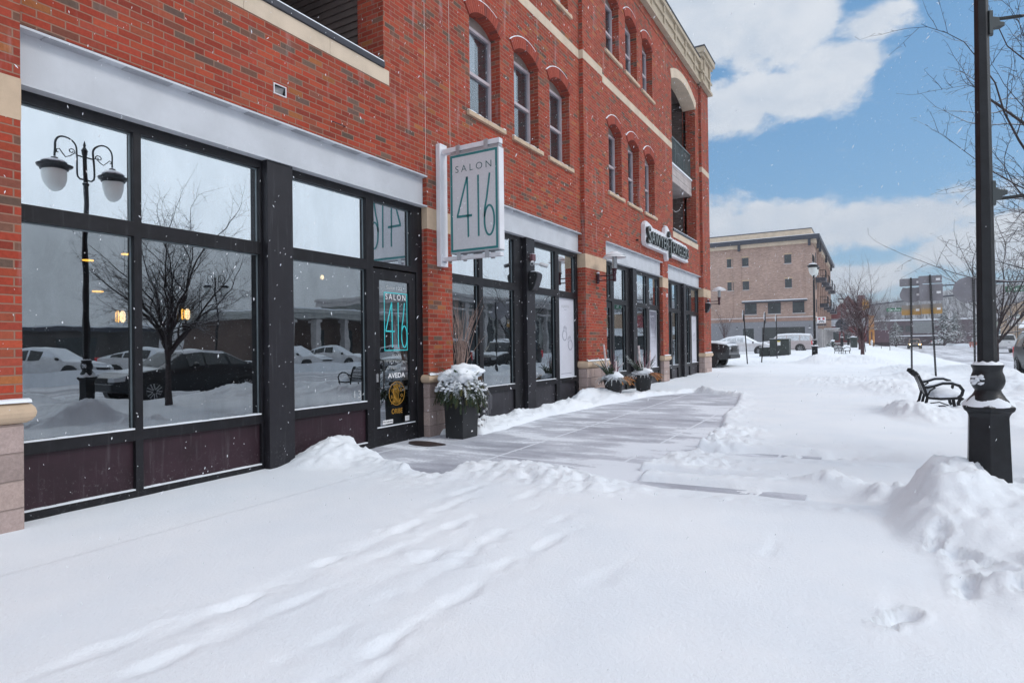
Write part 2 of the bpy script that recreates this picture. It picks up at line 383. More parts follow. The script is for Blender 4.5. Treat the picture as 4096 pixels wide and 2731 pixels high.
def concrete_mat():
    mt, nt, N, L, B = new_mat('swept wet concrete'); P = ngeo(N).outputs['Position']
    sp = N.new('ShaderNodeSeparateXYZ'); L.new(P, sp.inputs[0]); MM = lambda *a, **k: nmath(N, L, *a, **k)
    n = nnoise(N, L, P, 1.1, 6, .6, .4); fine = nnoise(N, L, P, 60, 5, .7)
    base = nmix(N, L, nramp(N, L, n, .35, .7), (.33,.34,.40), (.48,.49,.56))
    st = nmath(N, L, 'ADD', nmath(N, L, 'MULTIPLY', nnoise(N, L, nscale(N, L, P, (.6, 1.9, 1)), 1.3, 7, .62, .3), .55), nmath(N, L, 'MULTIPLY', nnoise(N, L, nscale(N, L, P, (1, 1.3, 1)), .55, 5, .6), .45))
    ed = nnoise(N, L, P, 26, 4, .7)
    sn = MM('ADD', st, MM('MULTIPLY', MM('SUBTRACT', ed, .5), .16))
    edge_ = nramp(N, L, nmath(N, L, 'ADD', sp.outputs[0], MM('MULTIPLY', MM('SUBTRACT', n, .5), 2.4)), 2.2, 3.7, 0, .075); sn = MM('ADD', sn, MM('MULTIPLY', edge_, nramp(N, L, sp.outputs[0], 4.2, 3.6)))
    k = nramp(N, L, sn, .48, .57)
    k2 = nramp(N, L, sn, .38, .56, 0, .5)
    # snow caught in the scored joints
    def joint(v, per, off):
        f = MM('FRACT', MM('DIVIDE', MM('ADD', v, off), per)); return MM('MULTIPLY', MM('ABSOLUTE', MM('SUBTRACT', f, .5)), per)
    wob = MM('MULTIPLY', MM('SUBTRACT', nnoise(N, L, P, 6, 3), .5), .02)
    jx = joint(MM('ADD', sp.outputs[0], wob), 1.52, 1.52/2-.20); jy = joint(MM('ADD', sp.outputs[1], wob), 1.52, 1.52/2-.30)
    j = MM('SUBTRACT', 1, nramp(N, L, MM('MINIMUM', jx, jy), .010, .026)); j = MM('MULTIPLY', j, .95)
    k = MM('MAXIMUM', MM('MAXIMUM', k, k2), j)
    c = nmix(N, L, k, base, (.78,.81,.88)); L.new(c, B.inputs['Base Color'])
    L.new(nmath(N, L, 'ADD', MM('MULTIPLY', k, .35), MM('ADD', .42, MM('MULTIPLY', fine, .3))), B.inputs['Roughness'])
    b = N.new('ShaderNodeBump'); b.inputs['Strength'].default_value = .5; b.inputs['Distance'].default_value = .01
    L.new(MM('ADD', k, MM('MULTIPLY', fine, .15)), b.inputs['Height']); L.new(b.outputs[0], B.inputs['Normal'])
    return mt
M['concrete'] = concrete_mat()
def road_mat():
    mt, nt, N, L, B = new_mat('snow packed road'); P = ngeo(N).outputs['Position']
    st = nnoise(N, L, nscale(N, L, P, (1, .04, 1)), 1.1, 5, .6, .3); n = nnoise(N, L, nscale(N, L, P, (1, .3, 1)), .8, 6, .65)
    k = nmath(N, L, 'ADD', nmath(N, L, 'MULTIPLY', st, .65), nmath(N, L, 'MULTIPLY', n, .35))
    c = nmix(N, L, nramp(N, L, k, .38, .6), (.36,.36,.40), (.72,.74,.80)); L.new(c, B.inputs['Base Color']); B.inputs['Roughness'].default_value = .7
    b = N.new('ShaderNodeBump'); b.inputs['Strength'].default_value = .4; b.inputs['Distance'].default_value = .02; L.new(k, b.inputs['Height']); L.new(b.outputs[0], B.inputs['Normal'])
    return mt
M['road'] = road_mat()
def glass_mat(name, refl, tint, fres=1.0):
    """reflective pane: tinted see-through plus mirror"""
    mt = bpy.data.materials.new(name); mt.use_nodes = True; nt = mt.node_tree; N = nt.nodes; L = nt.links; N.clear()
    out = N.new('ShaderNodeOutputMaterial'); mx = N.new('ShaderNodeMixShader'); tr = N.new('ShaderNodeBsdfTransparent'); gl = N.new('ShaderNodeBsdfGlossy')
    gl.inputs['Roughness'].default_value = 0.0; gl.inputs['Color'].default_value = (.90,.96,1,1); tr.inputs['Color'].default_value = (*tint, 1)
    P = ngeo(N).outputs['Position']; n = nnoise(N, L, P, 1.6, 2)
    b = N.new('ShaderNodeBump'); b.inputs['Strength'].default_value = .06; b.inputs['Distance'].default_value = .02; L.new(n, b.inputs['Height']); L.new(b.outputs[0], gl.inputs['Normal'])
    lw = N.new('ShaderNodeLayerWeight'); lw.inputs[0].default_value = .25
    sm = nnoise(N, L, nscale(N, L, P, (2, 2, .7)), 2.0, 5, .7)
    f = nmath(N, L, 'MULTIPLY', nmath(N, L, 'ADD', nmath(N, L, 'MULTIPLY', lw.outputs['Fresnel'], fres), refl), nramp(N, L, sm, .3, .75, 1.06, .86), clamp=True)
    L.new(f, mx.inputs[0]); L.new(tr.outputs[0], mx.inputs[1]); L.new(gl.outputs[0], mx.inputs[2]); L.new(mx.outputs[0], out.inputs[0])
    return mt
M['glass'] = glass_mat('storefront glass', .30, (.45,.48,.50), .35)
M['glass_up'] = glass_mat('upper storefront glass', .80, (.8,.84,.86), .1)
M['glassw'] = glass_mat('window glass', .08, (.80,.82,.84), .4)
M['globe'] = mat('frosted globe', (.72,.76,.74), .35, var=.05)
M['film'] = mat('pale film behind glass', (.42,.45,.46), .6, var=.02)
M['tyre'] = mat('tyre rubber', (.02,.02,.022), .85, bump=.3, bs=60)
M['rim'] = mat('alloy rim', (.45,.46,.48), .35, .7)
M['chrome'] = mat('chrome', (.6,.6,.62), .2, .9)
M['carglass'] = mat('car window', (.018,.022,.026), .08, 0, var=0, spec=.8)
M['tail'] = mat('red tail lamp', (.5,.02,.03), .3, emit=.25)
M['needle'] = mat('evergreen needles', (.030,.050,.022), .8, var=.5, vs=16, snow=.8, snow_lo=.45)
M['needle2'] = mat('olive needles', (.075,.072,.022), .8, var=.4, vs=12, snow=.35, snow_lo=.6)
M['orange_needle'] = mat('orange dyed sprigs', (.52,.20,.03), .8, var=.35, vs=14, snow=.2, snow_lo=.6)
M['twig'] = mat('dry twigs', (.30,.21,.18), .85, var=.3, vs=10)
M['birch'] = mat('birch pole', (.62,.52,.52), .8, var=.35, vs=14, snow=.6)
M['bark'] = mat('dark bark', (.055,.043,.045), .9, var=.3, vs=8, bump=.4, bs=60, snow=.85, snow_lo=.62)
M['bark_red'] = mat('reddish bark', (.085,.048,.052), .9, var=.3, vs=8, bump=.4, bs=60, snow=.9, snow_lo=.6)
M['bauble'] = mat('pearl bauble', (.62,.60,.60), .3, .2, snow=1, snow_lo=.5)

# ------------------------------------------------------------------ ground
def G(y): return .009*min(max(y, -10), 50)
def GA(y): return .009*np.clip(y, -10, 50)
def hsh(ix, iy, seed):
    h = (ix.astype(np.int64)*374761393+iy.astype(np.int64)*668265263+seed*1442695041) & 0xffffffff
    h = ((h ^ (h >> 13))*1274126177) & 0xffffffff; h = (h ^ (h >> 16)) & 0xffffffff
    return h/4294967295.0
def vn(x, y, s, seed=0):
    x = x*s+seed*17.3; y = y*s-seed*9.1; ix = np.floor(x); iy = np.floor(y); fx = x-ix; fy = y-iy
    fx = fx*fx*fx*(fx*(fx*6-15)+10); fy = fy*fy*fy*(fy*(fy*6-15)+10)
    a, b, c, d = hsh(ix, iy, seed), hsh(ix+1, iy, seed), hsh(ix, iy+1, seed), hsh(ix+1, iy+1, seed)
    return (a*(1-fx)+b*fx)*(1-fy)+(c*(1-fx)+d*fx)*fy-.5
def fb(x, y, s, o=4, seed=0, g=.5):
    r = 0; a = 1
    for i in range(o): r = r+a*vn(x, y, s*2**i, seed+i); a *= g
    return r
def sstep(v, a, b):
    t = np.clip((v-a)/(b-a), 0, 1); return t*t*(3-2*t)
def polydist(X, Y, poly):
    d = np.full(X.shape, 1e9); ins = np.zeros(X.shape, bool); n = len(poly)
    for i in range(n):
        ax, ay = poly[i]; bx, by = poly[(i+1) % n]; ex, ey = bx-ax, by-ay
        t = np.clip(((X-ax)*ex+(Y-ay)*ey)/(ex*ex+ey*ey), 0, 1)
        d = np.minimum(d, np.hypot(X-ax-t*ex, Y-ay-t*ey))
        c = ((ay > Y) != (by > Y)) & (X < ex*(Y-ay)/(ey if ey else 1e-9)+ax); ins ^= c
    return np.where(ins, -d, d)
CLEAR = [(-.3,5.85),(.3,5.6),(.95,5.32),(1.4,5.12),(1.88,4.98),(1.8,5.48),(2.0,5.8),(2.55,5.61),(2.88,5.78),(3.3,5.5),(3.75,5.62),(3.5,6.4),
         (3.63,6.83),(3.78,7.5),(3.78,9.13),(3.4,11.2),(3.25,13.2),(2.97,15.2),(1.75,15.9),(1.0,14.3),(.95,13.2),(.75,12.2),(.55,9.9),(.66,8.3),(.62,7.7),(-.3,7.25)]
RUTS = [((3.3,7.3),(6.1,7.95),.30,.93), ((3.2,6.15),(4.9,6.38),.12,.9), ((3.4,5.62),(5.9,5.86),.26,.93)]
BUMPS = [(.25,5.1,.55,.50,.20,1),(-.1,5.5,.35,.4,.16,1),(.9,5.05,.5,.2,.07,1),(6.14,5.45,.34,.42,.18,2),(6.9,4.3,.8,.7,.08,1),(6.5,4.2,.5,.4,.06,2),(7.5,5.6,.9,1.2,.10,1),
         (5.35,6.28,.35,.15,.09,2),(5.75,6.0,.25,.25,.10,2),(.35,12.95,.5,.75,.26,1),(.15,12.3,.3,.5,.2,1),(.3,9.6,.28,1.2,.10,2),(.25,8.3,.25,.6,.10,2),(.30,11.2,.3,1.,.13,2),
         (.95,14.4,.5,.9,.05,1),(1.9,15.6,.5,.3,.07,1),(6.45,11.9,.5,.8,.24,2),(6.2,12.6,.4,.6,.13,2),(7.4,12.5,.7,2.,.25,1),
         (4.0,8.3,.6,1.4,.06,2),(4.1,6.8,.5,.4,.04,2),(2.6,5.3,.8,.3,.06,2),(3.2,5.15,.8,.35,.08,2),(5.3,32.5,2.0,1.6,.42,1),(3.4,32.3,.9,.9,.38,1),(5.2,20.,1.6,2.5,.10,1),
         (4.1,50.6,1.2,1.2,.05,1),(1.2,33.,2.2,1.4,.15,1),(6.9,22.6,1.1,1.2,.30,1),(6.4,17.5,1.1,1.8,.25,1),(2.6,44.,3.,2.,.22,1),(-.6,29,1.5,1.2,-.06,1),(7.2,27.,1.4,3.,.3,1)]
FEET = [(2.75,1.4,.13),(3.09,1.50,.12),(2.85,2.05,.14),(3.11,2.2,.11),(2.80,2.66,.12),(3.02,2.98,.10),(2.79,3.39,.12),(3.07,3.6,.09),(2.73,4.0,.10),(3.3,3.0,.12),
        (3.53,3.02,.14),(3.47,3.49,.10),(3.78,3.14,.06),(3.83,2.69,.13),(3.82,2.09,.13),(3.48,2.46,.06),(3.55,2.0,.06),(3.85,3.6,.08),(3.96,1.75,.13),(4.4,3.3,.04),
        (5.8,3.46,.10),(6.14,3.97,.08),(6.12,4.3,.08),(6.02,4.66,.08),(5.15,4.15,.04),(3.4,4.3,.06),(3.7,4.1,.06),(2.55,4.5,.08),(3.15,4.6,.10)]
def axis(segs):
    out = []
    for a, b, s in segs: out += list(np.arange(a, b-1e-9, s))
    out.append(segs[-1][1]); return np.array(out)
def snow_height(X, Y):
    side = 1-.85*sstep(X, 5.0, 8.8); GX = (GA(Y)+.40*sstep(Y, 50, 66)*sstep(X, -.5, 2.5))*side
    H = GX+.030+.014*fb(X, Y, .55, 3, 3)+.005*fb(X, Y, 2.5, 3, 5)+.02*sstep(X, .6, 2.5)
    H += .012*sstep(X-1.15, 0, .07)*sstep(6-Y, 0, .8)
    rough = np.zeros_like(H)
    fine = fb(X, Y, 5.5, 4, 21, .62); lump = np.abs(fb(X, Y, 2.6, 3, 31, .6)); pl = np.maximum(0, fb(X, Y, 9, 3, 41, .6))
    wx = .22*fb(X, Y, .9, 3, 51); wy = .22*fb(X, Y, .9, 3, 61)
    for (cx, cy, rx, ry, h, k) in BUMPS:
        r = np.hypot((X-cx+wx*(.5+rx))/(rx*1.35), (Y-cy+wy*(.5+ry))/(ry*1.35)); f = 1-sstep(r, .0, 1.)
        H += h*f; rough = np.maximum(rough, np.minimum(1, f*1.7)*(1.0 if k == 2 else .75))
    wx2 = X+.16*fb(X, Y, 1.6, 3, 131); wy2 = Y+.16*fb(X, Y, 1.6, 3, 132)
    pt = sstep(wx2, 5.78, 6.12)*sstep(wy2, 4.15+.12*np.minimum(X-6, 2), 5.25)*(1-sstep(wy2, 5.75, 6.5))*(1-.35*sstep(X, 6.6, 8.5)); H += .25*pt; rough = np.maximum(rough, np.minimum(1, pt*1.5)*.5)
    # ploughed bank between walk and road
    bx = 8.9+.25*np.sin(Y*.35)+.4*fb(X*0, Y, .4, 2, 71)
    bank = np.exp(-((X-bx)/.95)**2)*sstep(Y, 7.5, 11)*(1-.55*sstep(Y, 22, 40)); H += bank*(.30+.16*fb(X, Y, .8, 3, 81)*2); rough = np.maximum(rough, bank)
    # kerb side bank behind the camera, seen in the shop windows
    bank2 = np.exp(-((X-9.2)/.8)**2)*(1-sstep(Y, 6.5, 9)); H += bank2*.30; rough = np.maximum(rough, bank2*.7)
    # clearing
    d = polydist(X+.05*fb(X, Y, 3.5, 3, 91), Y+.05*fb(X, Y, 3.5, 3, 92), CLEAR)
    Mx = 1-sstep(d, -.02, .09)
    rim = np.exp(-((d-.16)/.15)**2)*(d > -.02)*(1-.45*sstep(X, 2.9, 3.6)); rough = np.maximum(rough, rim*.8); H += rim*.02
    near = np.exp(-((d-.1)/.5)**2)*(d > 0); rough = np.maximum(rough, near*.35)
    for (a, b, wd, dep) in RUTS:
        ex, ey = b[0]-a[0], b[1]-a[1]; L = math.hypot(ex, ey); t = ((X-a[0])*ex+(Y-a[1])*ey)/L; s = ((X-a[0])*-ey+(Y-a[1])*ex)/L+.03*fb(X, Y, 3, 2, 95)
        k = (1-sstep(np.abs(s), wd*.6, wd*1.2))*sstep(t, -.2, .1)*(1-sstep(t, L-.6, L)); Mx = np.maximum(Mx, k*dep)
        rr = np.exp(-((np.abs(s)-wd*1.9)/.09)**2)*sstep(t, 0, .3)*(1-sstep(t, L-.3, L+.3)); rough = np.maximum(rough, rr*.35)
    bil = .5-np.abs(fb(X, Y, 6.5, 3, 47, .55))*2.2; H += rough*(.035*fine+.055*lump-.026+.05*pl+.050*np.maximum(0, fb(X, Y, 12, 4, 43, .66))+.030*bil)
    # footprints
    for i, (fx, fy, dep) in enumerate(FEET):
        ang = .05*math.sin(i*3.1); u = (X-fx)*math.cos(ang)-(Y-fy)*math.sin(ang); v = (X-fx)*math.sin(ang)+(Y-fy)*math.cos(ang)
        sel = (np.abs(u) < .4) & (np.abs(v) < .9)
        uu, vv = u[sel]+.018*fb(X[sel], Y[sel], 12, 2, 7), v[sel]
        wob = 1+.9*fb(X[sel], Y[sel], 8, 4, 200+i); dep = dep*(.55+.6*((i*7)%5)/4)
        wv = (.048+.010*math.sin(i*5.7))*(1-.25*np.clip(vv/.2, -1, 1))
        q = np.sqrt((uu/wv)**2+(vv/(.15+.03*math.cos(i*2.3)))**2)*wob
        hh = -dep*.11*(1-sstep(q, .50, 1.2))+dep*.05*np.exp(-((q-1.5)/.45)**2)*(1+1.5*fb(X[sel], Y[sel], 14, 2, 9))
        drag = np.exp(-(uu/.06)**2)*sstep(vv, -.8, -.15)*(1-sstep(vv, -.1, .25)); hh -= dep*.085*drag
        drag2 = np.exp(-((uu-.02)/.06)**2)*sstep(vv, .05, .2)*(1-sstep(vv, .2, .65)); hh -= dep*.08*drag2
        H[sel] += hh
    for (bx_, by_, an, dp) in ((5.80, 3.40, .5, .045), (6.12, 3.95, .2, .04), (6.20, 4.40, -.9, .035), (6.42, 4.02, .9, .035), (6.05, 4.62, .3, .03)):      # crisp boot prints on the right
        u = (X-bx_)*math.cos(an)-(Y-by_)*math.sin(an)+.012*fb(X, Y, 14, 3, 77); v = (X-bx_)*math.sin(an)+(Y-by_)*math.cos(an)
        q = np.minimum(np.hypot(u/.055, (v-.06)/.095), np.hypot(u/.042, (v+.09)/.06)); kk = 1-sstep(q, .85, 1.12)
        H += -dp*kk+.018*np.exp(-((q-1.3)/.2)**2)+kk*.022*fb(X, Y, 24, 3, 78)
    # spots of thrown crumbs
    cr = vn(X, Y, 22, 55); H += .02*np.maximum(0, cr-.42)*8*sstep(near+rough*.4, .1, .5)
    base = GX-.06
    H = H*(1-Mx)+(base+np.where(d > .25, .030*np.maximum(0, fb(X, Y, 4, 4, 301)-.02)*3.0, 0))*Mx
    # away from the walk: parking yard left, road right
    H = H*(1-sstep(X, 9.7, 10.5))+(-.25)*sstep(X, 9.7, 10.5)
    return H
def ground():
    xs = axis([(-95,-20,6),(-20,-1,.5),(-1,-.3,.1),(-.3,7.2,.028),(7.2,10.6,.055)])
    ys = axis([(-30,-4,2),(-4,0,.12),(0,8.5,.028),(8.5,16,.06),(16,36,.14),(36,80,.6),(80,200,6)])
    X, Y = np.meshgrid(xs, ys); nx, ny = len(xs), len(ys)
    Z = snow_height(X.copy(), Y.copy())
    co = np.empty((nx*ny, 3), np.float32); co[:, 0] = X.ravel(); co[:, 1] = Y.ravel(); co[:, 2] = Z.ravel()
    i = (np.arange(ny-1)[:, None]*nx+np.arange(nx-1)[None, :]).ravel()
    f = np.stack([i, i+1, i+nx+1, i+nx], 1).astype(np.int32)
    me = bpy.data.meshes.new('snow_ground'); me.vertices.add(len(co)); me.vertices.foreach_set('co', co.ravel())
    me.loops.add(f.size); me.loops.foreach_set('vertex_index', f.ravel()); me.polygons.add(len(f)); me.polygons.foreach_set('loop_start', np.arange(0, f.size, 4, dtype=np.int32))
    try: me.polygons.foreach_set('loop_total', np.full(len(f), 4, np.int32))
    except Exception: pass
    me.update(calc_edges=True); me.polygons.foreach_set('use_smooth', [True]*len(f)); me.materials.append(M['snow'])
    return tag(link(bpy.data.objects.new('snow', me)), kind='structure')
ground()
def strip(name, mt, x0, x1, ys, zf):
    mb = MB()
    for a, b in zip(ys[:-1], ys[1:]): mb.quad((x0, a, zf(a)), (x1, a, zf(a)), (x1, b, zf(b)), (x0, b, zf(b)))
    return tag(mb.build(name, mt), kind='structure')
strip('sidewalk', M['concrete'], -.35, 5.2, [-20, -10, 50, 60], lambda y: G(y)-.022)
strip('road', M['road'], 9.9, 23.5, [-60, 1200], lambda y: -.06)
strip('ground', M['snow'], -900, 900, [-600, 1500], lambda y: -.6)
def far_side():
    mb = MB(); xs = [23.3, 23.8, 25, 28, 34, 60, 120, 300]; ys = list(range(-60, 220, 7))+list(range(220, 900, 60)); rr = random.Random(4)
    z = [[(-.2 if i == 0 else .22+rr.uniform(-.06, .12)+(.25 if i == 1 else 0)) for i in range(len(xs))] for _ in ys]
    for j in range(len(ys)-1):
        for i in range(len(xs)-1): mb.quad((xs[i], ys[j], z[j][i]), (xs[i+1], ys[j], z[j][i+1]), (xs[i+1], ys[j+1], z[j+1][i+1]), (xs[i], ys[j+1], z[j+1][i]))
    o = mb.build('snow_verge', M['snow'], smooth='all'); return tag(o, kind='structure')
far_side()

# ------------------------------------------------------------------ the brick building
XA, XB, XE = 0.0, .10, .20        # wall planes: salon bay, jeweller bay, end pier
PB = thing('brick_building', 'red brick three storey building with black framed shop windows and arched windows', 'building', (0, 12, 0))
yz = lambda y, z, w: (w, y, z)
def rect(a, b, c, d): return [(a, c), (b, c), (b, d), (a, d)]
def arch_hole(a, b, z0, z1, rise, n=14):
    c = (a+b)/2; hw = (b-a)/2; rad = (hw*hw+rise*rise)/(2*rise); p = [(a, z0), (b, z0)]; t0 = math.asin(hw/rad)
    for i in range(n+1):
        t = t0-2*t0*i/n; p.append((c+rad*math.sin(t), z1+rise-rad+rad*math.cos(t)))
    return p
WA2 = [(8.36, 9.33), (9.83, 10.80), (11.30, 12.27)]; WB2 = [(14.36, 15.28), (15.78, 16.70), (17.21, 18.13)]; WB3 = [(14.26, 15.20), (15.68, 16.62), (17.10, 18.04)]
ZS2, ZH2, ZS3, ZH3, RISE = 5.31, 6.95, 8.76, 10.30, .17
WA3 = WA2
holesA = [rect(4.482, 4.628, 4.262, 4.358), rect(2.9, 6.27, 5.22, 10.4)]+[arch_hole(a, b, ZS2, ZH2, RISE) for a, b in WA2]+[arch_hole(a, b, ZS3, ZH3, RISE) for a, b in WA3]
outA = [(2.1,3.97),(7.18,3.97),(7.18,.97),(7.80,.97),(7.80,3.97),(12.82,3.97),(12.82,11.3),(2.1,11.3)]
MB().prism([outA]+holesA, yz, XA-.36, XA).build('wall', M['brick'], PB)
holesB = [arch_hole(20.07, 23.25, 5.14, 10.24, .36, 20)]+[arch_hole(a, b, 5.23, 6.88, RISE) for a, b in WB2]+[arch_hole(a, b, 8.76, 10.25, RISE) for a, b in WB3]
outB = [(12.82,1.02),(14.08,1.02),(14.08,3.97),(18.81,3.97),(18.81,1.02),(19.41,1.02),(19.41,3.97),(23.80,3.97),(23.80,11.3),(12.82,11.3)]
MB().prism([outB]+holesB, yz, XB-.45, XB).build('wall', M['brick'], PB)
b = MB().box(XE-.58, XE, 23.80, 24.98, 1.02, 11.3); b.box(-14, XE-.58, 24.6, 24.93, .0, 11.3); b.build('end_pier', M['brick'], PB)
MB().box(XA-.5, .12, .7, 2.08, 1.02, 11.3).build('pier', M['brick'], PB)
MB().prism([[(-9,3.97),(.7,3.97),(.7,11.3),(-9,11.3)]], yz, XA-.36, XA).build('wall', M['brick'], PB)
MB().box(-14, -.36, -9, -8.7, 0, 11.3).box(-14.3, -14, -9, 24.9, 0, 11.3).build('wall', M['brick'], PB)
MB().box(-14, -.36, -8.7, 24.6, 11.0, 11.2).build('roof', M['snow'], PB)
# stone bands, pier caps and bases
def pier_base(y0, y1, xf, zcap, ztop, wrap=.28, depth=.07):
    MB().box(xf-wrap, xf+.012, y0-.004, y1+.004, -.1, zcap).build('pier_base', M['block'], PB, bevel=.008)
    r = (ztop-zcap)/2; prof = []
    for i in range(9):
        t = -math.pi/2+math.pi*i/8; prof.append((depth-r+r*math.cos(t), zcap+r+r*math.sin(t)))
    rs = [[(xf-wrap, y0-max(d, .0), z), (xf+d, y0-d, z), (xf+d, y1+d, z), (xf-wrap, y1+d, z)] for d, z in prof]
    c = MB().rings(rs).build('pier_cap', M['stone'], PB, bevel=.015)
    s = MB(); rr = random.Random(int(y0*10)); n = 14
    top = [[], []]
    for i in range(n+1):
        y = y0-depth+.03+(y1-y0+2*depth-.06)*i/n; h = .018+rr.uniform(0, .016)
        top[0].append((xf+.004, y, h)); top[1].append((xf+depth-.022+rr.uniform(-.008, .006), y, h*.6))
    for i in range(n):
        a, b_, c2, d2 = top[0][i], top[0][i+1], top[1][i+1], top[1][i]
        s.quad((a[0], a[1], ztop+a[2]), (b_[0], b_[1], ztop+b_[2]), (c2[0], c2[1], ztop+c2[2]), (d2[0], d2[1], ztop+d2[2]))
        s.quad((d2[0], d2[1], ztop+d2[2]), (c2[0], c2[1], ztop+c2[2]), (c2[0]+.012, c2[1], ztop-.008), (d2[0]+.012, d2[1], ztop-.008))
    s.build('snow_cap', M['snow'], c, smooth=True, recalc=False)
    return c
def stone_band(y0, y1, xf, z0, z1, wrap=.28): MB().box(xf-wrap, xf+.004, y0-.003, y1+.003, z0, z1).build('stone_band', M['stone'], PB)
for (y0, y1, xf, w_) in ((.7, 2.08, .12, .3), (7.18, 7.80, XA, .2), (12.82, 14.08, XB, .3), (18.81, 19.41, XB, .3), (23.80, 24.98, XE, .42)):
    pier_base(y0, y1, xf, .85, 1.02 if xf > 0 else .975, w_); stone_band(y0, y1, xf, 3.17, 3.49, w_)
for k, (y0, y1, xf) in enumerate(((2.09, 12.80, XA), (12.812, 13.98, XB), (23.792, 24.988, XE), (-9, .69, XA), (.692, 2.088, .12))):
    mbb = MB(); s = 1.22; y = y0
    while y < y1-.01: ye = min(y+s, y1); mbb.box(xf-.1, xf+.006, y+(.004 if y > y0 else 0), ye, 7.98, 8.18); y = ye
    if k == 0:
        mbb = MB()
        y = 6.28
        while y < y1-.01: ye = min(y+s, y1); mbb.box(xf-.1, xf+.006, y+.004, ye, 7.98, 8.18); y = ye
    mbb.build('stone_band', M['cream'], PB)
mbb = MB(); y = 13.984
while y < 20.06: ye = min(y+1.22, 20.065); mbb.box(XB-.1, XB+.006, y+.004, ye, 7.86, 8.06); y = ye
mbb.build('stone_band', M['cream'], PB)
MB().box(XA-.1, XA+.012, 2.09, 12.82, 11.04, 11.3).box(XB-.1, XB+.014, 12.82, 23.80, 11.04, 11.3).build('brick_course', M['brick'], PB)
for x0 in ((2.9, 6.37, XA, 5.02, 5.22), (20.05, 23.45, XB, 4.94, 5.14)):
    mbb = MB(); y = x0[0]
    while y < x0[1]-.01: ye = min(y+1.2, x0[1]); mbb.box(x0[2]-.1, x0[2]+.008, y+.004, ye, x0[3], x0[4]); y = ye
    mbb.build('stone_band', M['cream'], PB)
# balcony openings
def balcony(y0, y1, xf, z0, slabs, deep=2.6, parent=PB):
    xi = xf-.36
    MB().box(xi-deep-.1, xi-deep, y0-.3, y1+.3, z0-.2, 10.9).build('balcony_back_wall', M['siding'], parent)
    for ya, yb in ((y1, y1+.2), (y0-.2, y0)): MB().box(xi-.12, xi, ya, yb, z0-.1, 10.9).build('balcony_pier', M['brick'], parent)
    for sg, yw in ((1, y1+.06), (-1, y0-.06)):
        cl = MB(); z = z0-.1
        while z < 10.7: cl.add([(xi-.1, yw+sg*.02, z+.105), (xi-deep, yw+sg*.02, z+.105), (xi-deep, yw-sg*.004, z), (xi-.1, yw-sg*.004, z), (xi-.1, yw+sg*.03, z), (xi-deep, yw+sg*.03, z)], [(0,1,2,3),(3,2,5,4)]); z += .106
        cl.build('clapboard', M['siding'], parent, recalc=False)
    MB().box(xi-deep, xi, y0-.2, y1+.2, z0-.3, z0-.02).build('balcony_floor', M['dark'], parent)
    cp = MB().box(xf-.30, xf+.03, y0+.004, y1-.004, z0+.002, z0+.085).build('sill_coping', M['coping'], parent, bevel=.008)
    MB().box(xf-.26, xf+.022, y0+.01, y1-.01, z0+.086, z0+.10).build('snow_cap', M['snow'], cp)
    for zb, zt in slabs:
        sl_ = MB(); xx = xf-.16
        n = 5
        for i in range(n): a = zb+(zt-zb)*i/n; sl_.box(xi-deep, xx-.004*(i % 2)-.0, y0+.004, y1-.004, a+.008, zb+(zt-zb)*(i+1)/n)
        sl_.box(xi-deep, xx-.015, y0+.006, y1-.006, zb, zt-.01)
        o = sl_.build('balcony', mat('balcony boards', (.42,.37,.36), .7), parent)
        MB().box(xx-.1, xx+.03, y0+.004, y1-.004, zt-.03, zt+.015).build('snow_cap', M['snow'], o)
        r = MB(); 
        for yy in np.linspace(y0+.05, y1-.05, 4): r.box(xx-.07, xx-.03, yy-.02, yy+.02, zt, zt+.95)
        r.box(xx-.075, xx-.02, y0+.01, y1-.01, zt+.93, zt+.98).box(xx-.065, xx-.035, y0+.01, y1-.01, zt+.08, zt+.11)
        k = y0+.06
        while k < y1-.06: r.box(xx-.053, xx-.047, k, k+.012, zt+.1, zt+.94); k += .045
        r.build('railing', M['railing'], o)
    # board lines of the soffit
    s_ = MB(); x = xi-deep
    while x < xi-.02:
        s_.box(x+.006, x+.118, y0-.2, y1+.2, 10.62, 10.70); x += .12
    s_.box(xi-deep, xi, y0-.2, y1+.2, 10.69, 10.8).build('soffit', M['siding'], parent)
M['railing'] = mat('grey green railing', (.13,.16,.165), .5, .2)
balcony(20.07, 23.25, XB, 5.14, [(6.95, 7.56)])
balcony(2.9, 6.27, XA, 5.22, [(6.95, 7.56)])
# stone arch over the far balcony
def arc_ring(a, b, z1, rise, th0, th1, n=24):
    c = (a+b)/2; hw = (b-a)/2; rad = (hw*hw+rise*rise)/(2*rise); t0 = math.asin(hw/rad); inn, out = [], []
    for i in range(n+1):
        t = -t0+2*t0*i/n
        inn.append((c+(rad+th0)*math.sin(t), z1+rise-rad+(rad+th0)*math.cos(t))); out.append((c+(rad+th1)*math.sin(t), z1+rise-rad+(rad+th1)*math.cos(t)))
    return inn, out
inn, out = arc_ring(20.07, 23.25, 10.24, .36, -.012, .29)
MB().prism([inn+out[::-1]], yz, XB-.455, XB+.02).build('stone_arch', M['cream'], PB)
# string lights in the lower balcony
mbb = MB()
for i in range(15):
    t = i/14; y = 20.3+2.4*t; mbb.blob((XB-.35, y, 6.75-.55*4*t*(1-t)-.1), (.018,)*3, 1, 0, 1)
tag(mbb.build('string_lights', M['white']), 'string of small white bulbs sagging across the lower balcony opening', 'string lights')
